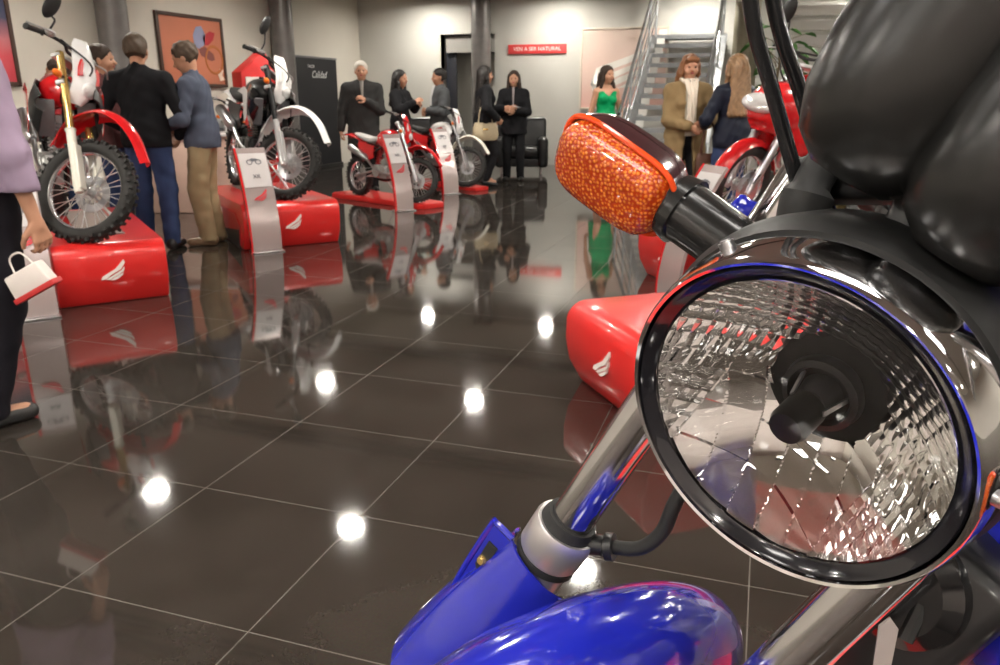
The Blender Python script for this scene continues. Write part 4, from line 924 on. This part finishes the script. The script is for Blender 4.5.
AMBB = amber(); PLUM = mat('plum_housing', (.035, .010, .014), .18, coat=.7)
def indicator(c, out, fwd):
    """out: unit vector away from the bike, fwd: lens direction"""
    out = Vector(out).normalized(); fwd = (Vector(fwd)-out*Vector(fwd).dot(out)).normalized(); up = fwd.cross(out)
    def ring(d, k, grow=0.):
        pts = []
        for i in range(40):
            a = 2*PI*i/40; ca, sa = math.cos(a), math.sin(a)
            ex = (.050 if ca < 0 else .054)*k+grow; ey = .0300*k+grow; n = .38 if ca < 0 else .62
            x = math.copysign(abs(ca)**n, ca)*ex; y = math.copysign(abs(sa)**.6, sa)*ey*(1+.10*ca)
            pts.append(c+out*x+up*y+fwd*d)
        return pts
    h = Z().loft([ring(-.034, .52), ring(-.031, .72), ring(-.022, .88), ring(-.008, .99), ring(.002, 1.0, .0015), ring(.003, .97)]).build('indicator', PLUM, root)
    ln_ = Z().loft([ring(.0015, .955), ring(.010, .945), ring(.018, .90), ring(.0225, .80), ring(.0245, .6), ring(.0255, .3)]).build('lens', AMBB, h, smooth=60)
    rr_ = ring(.004, 1.0, .0005); Z().tube(rr_, .0022, 8, closed=True).build('lens_border', mat('amber_edge', (.75, .07, .01), .12, coat=1.), h)
    b0 = c-out*.044-fwd*.008
    Z().tube([b0, b0-out*.012], [.0235, .0255], 24).tube([b0-out*.010, b0-out*.062], [.0225, .0215], 24).tube([b0-out*.060, b0-out*.080], [.0235, .025], 24).build('stalk', mat('stalk_black', (.012, .012, .012), .22, coat=.3), h)
    return h
ic = pix(620, 175, .575)
indicator(ic, -L, N-UH*.11)
indicator(HC-N*.09+L*.215+UH*.01, L, N)
# fork legs --------------------------------------------------------
DCH = mat('dark_chrome', (.62, .61, .62), .10, 1.)
for p, sgn in ((p1, -1), (p2, 1)):
    if sgn > 0: p = p+D*.085
    fl = Z().tube([p+D*.038, p+D*.12, p+D*.34], [.0265, .0275, .029], 28).build('fork_leg', mat('slider_silver', (.55, .54, .55), .3, .8), root)
    Z().tube([p-D*(.36 if sgn < 0 else .44), p+D*.05], .0198, 48).build('stanchion', DCH, fl, smooth=60)
    Z().lathe([(.0200, -.004), (.0235, -.004), (.026, .004), (.026, .016), (.0200, .018)], p, D, 44).build('dust_seal', BLACKR, fl)
    Z().lathe([(.0262, .006), (.0292, .0055), (.0306, .009), (.0306, .040), (.029, .043), (.0262, .043)], p, D, 48).build('collar', mat('collar_silver', (.60, .57, .57), .33, .75), fl)
    Z().lathe([(.0262, .043), (.0300, .043), (.0302, .050), (.0262, .051)], p, D, 44).build('collar_band', BLACKR, fl)
pm = (p1+p2)/2; UPF = -D
for t, nm in ((-.17, 'triple_clamp'), (-.35, 'triple_clamp')):
    a = p1+D*t; b = p2+D*t; Z().beam(a, b, .038, .03, up=D).build(nm, mat('clamp_black', (.015, .015, .016), .4), root, bevel=.006)
# wheel and mudguard -----------------------------------------------
axle = pm+D*.368+N2*.01; LW = (p2-p1); LW = (LW-D*LW.dot(D)).normalized()
fw = D.cross(LW); fw = fw if fw.dot(N) > 0 else -fw
wheel(root, axle, .285, .09, LW, knob=False, T=RT, name='wheel')
rings = []
for a in np.linspace(-1.2, 1.0, 36):                     # 0 is straight up the fork, positive to the front
    d = UPF*math.cos(a)+fw*math.sin(a); w = .047*(1-.35*max(0, (a-.4))/.6)
    rings.append([axle+d*(.315-.040*abs(k)**2.4)+LW*k*w for k in np.linspace(-1, 1, 17)])
Z().sheet(rings, .004).build('mudguard', BLUE, root)
# blue guard wrapped around the near leg, open behind
for p, s in ((p1, -1), (p2, 1)):
    side = (-LW if s < 0 else LW); rings = []
    if s > 0: p = p+D*.085
    for t, r, sp in ((.046, .0345, 1.35), (.060, .0375, 1.6), (.085, .043, 1.72), (.12, .052, 1.75), (.16, .062, 1.7), (.21, .071, 1.6), (.25, .076, 1.5)):
        base = math.radians(2)
        rings.append([p+D*(t+.012*abs(k)**2*(1 if t < .06 else 0))+(fw*math.cos(base+k*sp)+side*math.sin(base+k*sp))*r*(1+.10*abs(k)**3) for k in np.linspace(-1, 1, 19)])
    gd = Z().sheet(rings, .003).build('fork_cover', BLUE, root)
    # standing flange with a screw
    e = (side*.95+fw*.30).normalized(); f2 = (fw*.95-side*.30).normalized(); o = p+f2*.020
    Z().prism([(.050, .022), (.046, .048), (.052, .0525), (.132, .0525), (.150, .046), (.165, .022)], o, D, e, .004).build('flange', BLUE, gd, bevel=.0015)
    Z().tube(spline([o+D*.047+e*.030, o+D*.047+e*.050, o+D*.054+e*.0545, o+D*.135+e*.0545, o+D*.156+e*.044], 5), .0032, 8).build('flange_edge', BLUE, gd)
    Z().prism([(.066, .036), (.066, .047), (.098, .047), (.108, .036)], o+f2*.0025, D, e, .002).build('flange_shade', BLACKR, gd)  # flat black patch painted in for the shade between flange and cover
    Z().lathe([(0, .006), (.0035, .006), (.005, .003), (.005, -.002)], o+D*.088+e*.0425+f2*.002, f2, 14).build('screw', GOLD, gd)
# brake hose -------------------------------------------------------
hz = spline([pix(590, 545, .70), pix(612, 547, .69), pix(640, 548, .68), pix(662, 532, .67), pix(674, 505, .66), pix(690, 478, .66), pix(712, 450, .66), pix(745, 400, .66), pix(790, 330, .66)], 6)
Z().tube(hz, .0064, 12).build('brake_hose', BLACKR, root)
Z().tube([pix(586, 543, .70), pix(603, 546, .695)], .0095, 12).tube([pix(606, 546.5, .693), pix(614, 547, .69)], .0125, 12).build('hose_fitting', BLACKP, root)
# control cables ---------------------------------------------------
CB = mat('cable_black', (.012, .012, .013), .22, coat=.4)
for P_ in ([(752, -120, .44), (748, -40, .46), (750, 0, .47), (757, 40, .48), (769, 80, .49), (783, 130, .50), (797, 180, .51), (812, 230, .53), (830, 280, .56)],
           [(772, -120, .45), (770, -40, .47), (773, 0, .48), (784, 45, .49), (798, 85, .50), (811, 130, .51), (822, 180, .53), (836, 240, .56)]):
    Z().tube(spline([pix(*q) for q in P_], 6), .0049, 14).build('control_cable', CB, root)
# dark cable boot between the pod and the headlight
Z().tube(spline([pix(850, 120, .50), pix(826, 160, .50), pix(808, 195, .50), pix(800, 240, .51), pix(800, 290, .55)], 5), [.008]*5+[.012]*5+[.0165]*5+[.0165]*6, 18).build('cable_boot', BLACKR, root)
BK2 = W(.94, .33, 0).normalized()
# instrument housings ----------------------------------------------
up3 = (W(.46, -.16, .87)).normalized()
def pod(c, r, l, nm, tilt=0):
    ax = up3; 
    Z().lathe([(.0, -.075), (r*.42, -.073), (r*.72, -.062), (r*.92, -.040), (r, -.010), (r*1.02, .03), (r*1.04, l), (r*.98, l+.008), (r*.9, l+.004), (.0, l+.004)], c, ax, 64, sy=.92).build(nm, mat('pod_black', (.010, .0098, .0095), .27, noise=.12, nscale=300, spec=.5), root, smooth=60)
pod(pix(938, 54, .395), .052, .085, 'instrument_housing'); pod(pix(1062, 132, .36), .050, .085, 'instrument_housing')
hb0 = pm-D*.40-N*.07; Z().tube(spline([hb0-LW*.36+BK2*.10-D*.09, hb0-LW*.22+BK2*.05-D*.09, hb0-LW*.08-D*.02, hb0+LW*.08-D*.02, hb0+LW*.22+BK2*.05-D*.09, hb0+LW*.36+BK2*.10-D*.09], 6), .012, 14).build('handlebar', CHROME, root)
Z().beam(pix(905, 215, .44), pix(1010, 250, .40), .05, .025, up=up3).build('instrument_bracket', BLACKP, root, bevel=.005)
# steel strip standing in for the light reflected along the black fork ear, blue reflector piece behind
Z().beam(pix(735, 250, .60), pix(792, 166, .57), .010, .006, up=N).build('ear_reflection', STEEL, root, bevel=.001)
Z().tube([pix(768, 258, .60), pix(806, 186, .58)], .011, 16).build('stay_block', BLACKP, root)
Sd = SD(pix(750, 212, .62)-Vector((.05,)*3), pix(750, 212, .62)+Vector((.05,)*3), .0035); Sd.cone(pix(744, 214, .62), pix(763, 214, .62), .0095, .0105, .01).cone(pix(737, 208, .62), pix(742, 200, .62), .006, .005, .008); ob = raw('blue_cap', [Sd.mesh()], BLUE, root); ob.data.transform(RT)
# dark works behind and below the headlight
FRB = mat('frame_black', (.010, .010, .011), .35, coat=.2)
g = Z(); g.tube([pm-D*.34-N*.03, pm-D*.06-N*.10], .026, 20); g.build('steering_head', FRB, root)
BK_ = W(.94, .33, 0).normalized()
Z().tube(spline([pm-D*.10-N*.10, pix(905, 560, .58), pix(900, 640, .66), pix(905, 760, .72)], 5), .021, 14).build('frame_tube', FRB, root)
Z().tube(spline([pm-D*.22-N*.10, pix(985, 330, .60), pix(1100, 360, .75)], 5), .024, 14).build('frame_tube', FRB, root)
hz_ = Z().box(pix(925, 600, .56), (.11, .09, .14), Matrix((fw, LW, -D)).transposed()).build('horn_bracket', FRB, root, bevel=.012)
Z().lathe([(0, .018), (.030, .018), (.040, .010), (.042, 0), (.040, -.014), (0, -.02)], pix(905, 585, .52), fw, 36).build('horn', BLACKG, root)
for P_, r_ in (([(1000, 235, .47), (930, 262, .50), (870, 232, .53), (842, 196, .58)], .0045), ([(1010, 285, .46), (950, 250, .52), (890, 205, .55), (850, 160, .6)], .0038), ([(1000, 330, .5), (960, 300, .53), (900, 250, .56), (858, 215, .6)], .005), ([(985, 430, .5), (960, 530, .52), (930, 590, .5), (905, 640, .5)], .005)):
    Z().tube(spline([pix(*q) for q in P_], 5), r_, 8).build('wiring', BLACKR, root)
Z().box(pix(845, 216, .57), (.022, .018, .016), Matrix.Rotation(.5, 3, 'Y')).build('connector', mat('connector_amber', (.14, .10, .03), .4), root, bevel=.002)
# tank shroud at the edge of the picture
c0 = pix(1010, 600, .55); Sd = SD(c0-Vector((.20,)*3), c0+Vector((.22,)*3), .006)
Sd.ell(c0+BK_*.06, (.11, .085, .095), .03).cone(pix(962, 545, .56), pix(1040, 640, .52), .030, .045, .03).cone(pix(945, 490, .60), pix(985, 560, .57), .010, .022, .03)
ob = raw('tank_shroud', [Sd.mesh()], BLUE, root); ob.data.transform(RT)
ct = pm-D*.34+BK_*.34+Vector((0, 0, .0)); Sd = SD(ct-Vector((.32, .32, .2)), ct+Vector((.32, .32, .2)), .012)
Sd.cone(ct-BK_*.14, ct+BK_*.16, .125, .09, .04, (1, 1, .8)); ob = raw('fuel_tank', [Sd.mesh()], BLUE, root); ob.data.transform(RT)
rings = []
for k_, w_, h_ in ((.46, .05, .05), (.55, .10, .07), (.80, .13, .08), (1.1, .11, .07), (1.25, .07, .04)):
    cc = ct+BK_*(k_-.14)-Vector((0, 0, .06)); sdv = BK_.cross(Vector((0, 0, 1))); rings.append([cc+sdv*w_*math.cos(a)+Vector((0, 0, h_*.5*math.sin(a))) for a in np.linspace(0, 2*PI, 17)[:-1]])
Z().loft(rings).build('seat', BLACKR, root)
rx = axle+BK_*1.22; rx = Vector((rx.x, rx.y, .35+.285)); sdv = BK_.cross(Vector((0, 0, 1)))
wheel(root, rx, .285, .10, sdv, knob=False, T=RT)
Z().beam(rx+sdv*.07, rx-BK_*.45+sdv*.06, .025, .05).build('swingarm', FRB, root); Z().beam(rx-sdv*.07, rx-BK_*.45-sdv*.06, .025, .05).build('swingarm', FRB, root)
eg = rx-BK_*.46; Z().box(eg, (.34, .24, .24), Matrix((BK_, sdv, Vector((0, 0, 1)))).transposed()).tube([eg+sdv*.15, eg-sdv*.15], .09, 24).build('engine', ALU, root, bevel=.02)
gg = Z()
for i in range(9): gg.box(eg+Vector((0, 0, .13+.022*i))-BK_*.03, (.17, .17, .008), Matrix((BK_, sdv, Vector((0, 0, 1)))).transposed())
gg.box(eg+Vector((0, 0, .21))-BK_*.03, (.12, .12, .2), Matrix((BK_, sdv, Vector((0, 0, 1)))).transposed()); gg.build('cylinder_fins', ALU, root)
Z().tube(spline([eg+Vector((0, 0, .27)), eg-BK_*.13+Vector((0, 0, .18)), eg-BK_*.13-sdv*.10, eg-sdv*.16-Vector((0, 0, .1)), rx-sdv*.16], 6), .019, 12).build('exhaust_pipe', STEEL, root)
# hang tag
g = Z().prism([(-.0055, -.018), (.004, -.018), (.0055, .010), (.0, .017), (-.0055, .012)], pix(886, 645, .44), (fw.x*0+WD((1, 0, 0)).x, WD((1, 0, 0)).y, 0), (0, .12, 1), .0012); g.build('hang_tag', mat('tag_paper', (.28, .24, .23), .6), root)
# view settings
w = bpy.data.worlds.new('world'); sc.world = w; w.use_nodes = True; w.node_tree.nodes['Background'].inputs[0].default_value = (0, 0, 0, 1)
vs_ = sc.view_settings; sc.display_settings.display_device = 'sRGB'; vs_.view_transform = 'Standard'; vs_.look = 'None'; vs_.gamma = 1; vs_.exposure = 0.0; vs_.use_curve_mapping = False
sc.cycles.use_denoising = True; sc.cycles.max_bounces = 12; sc.cycles.transmission_bounces = 12; sc.cycles.glossy_bounces = 8; sc.cycles.diffuse_bounces = 5; sc.cycles.sample_clamp_indirect = 8
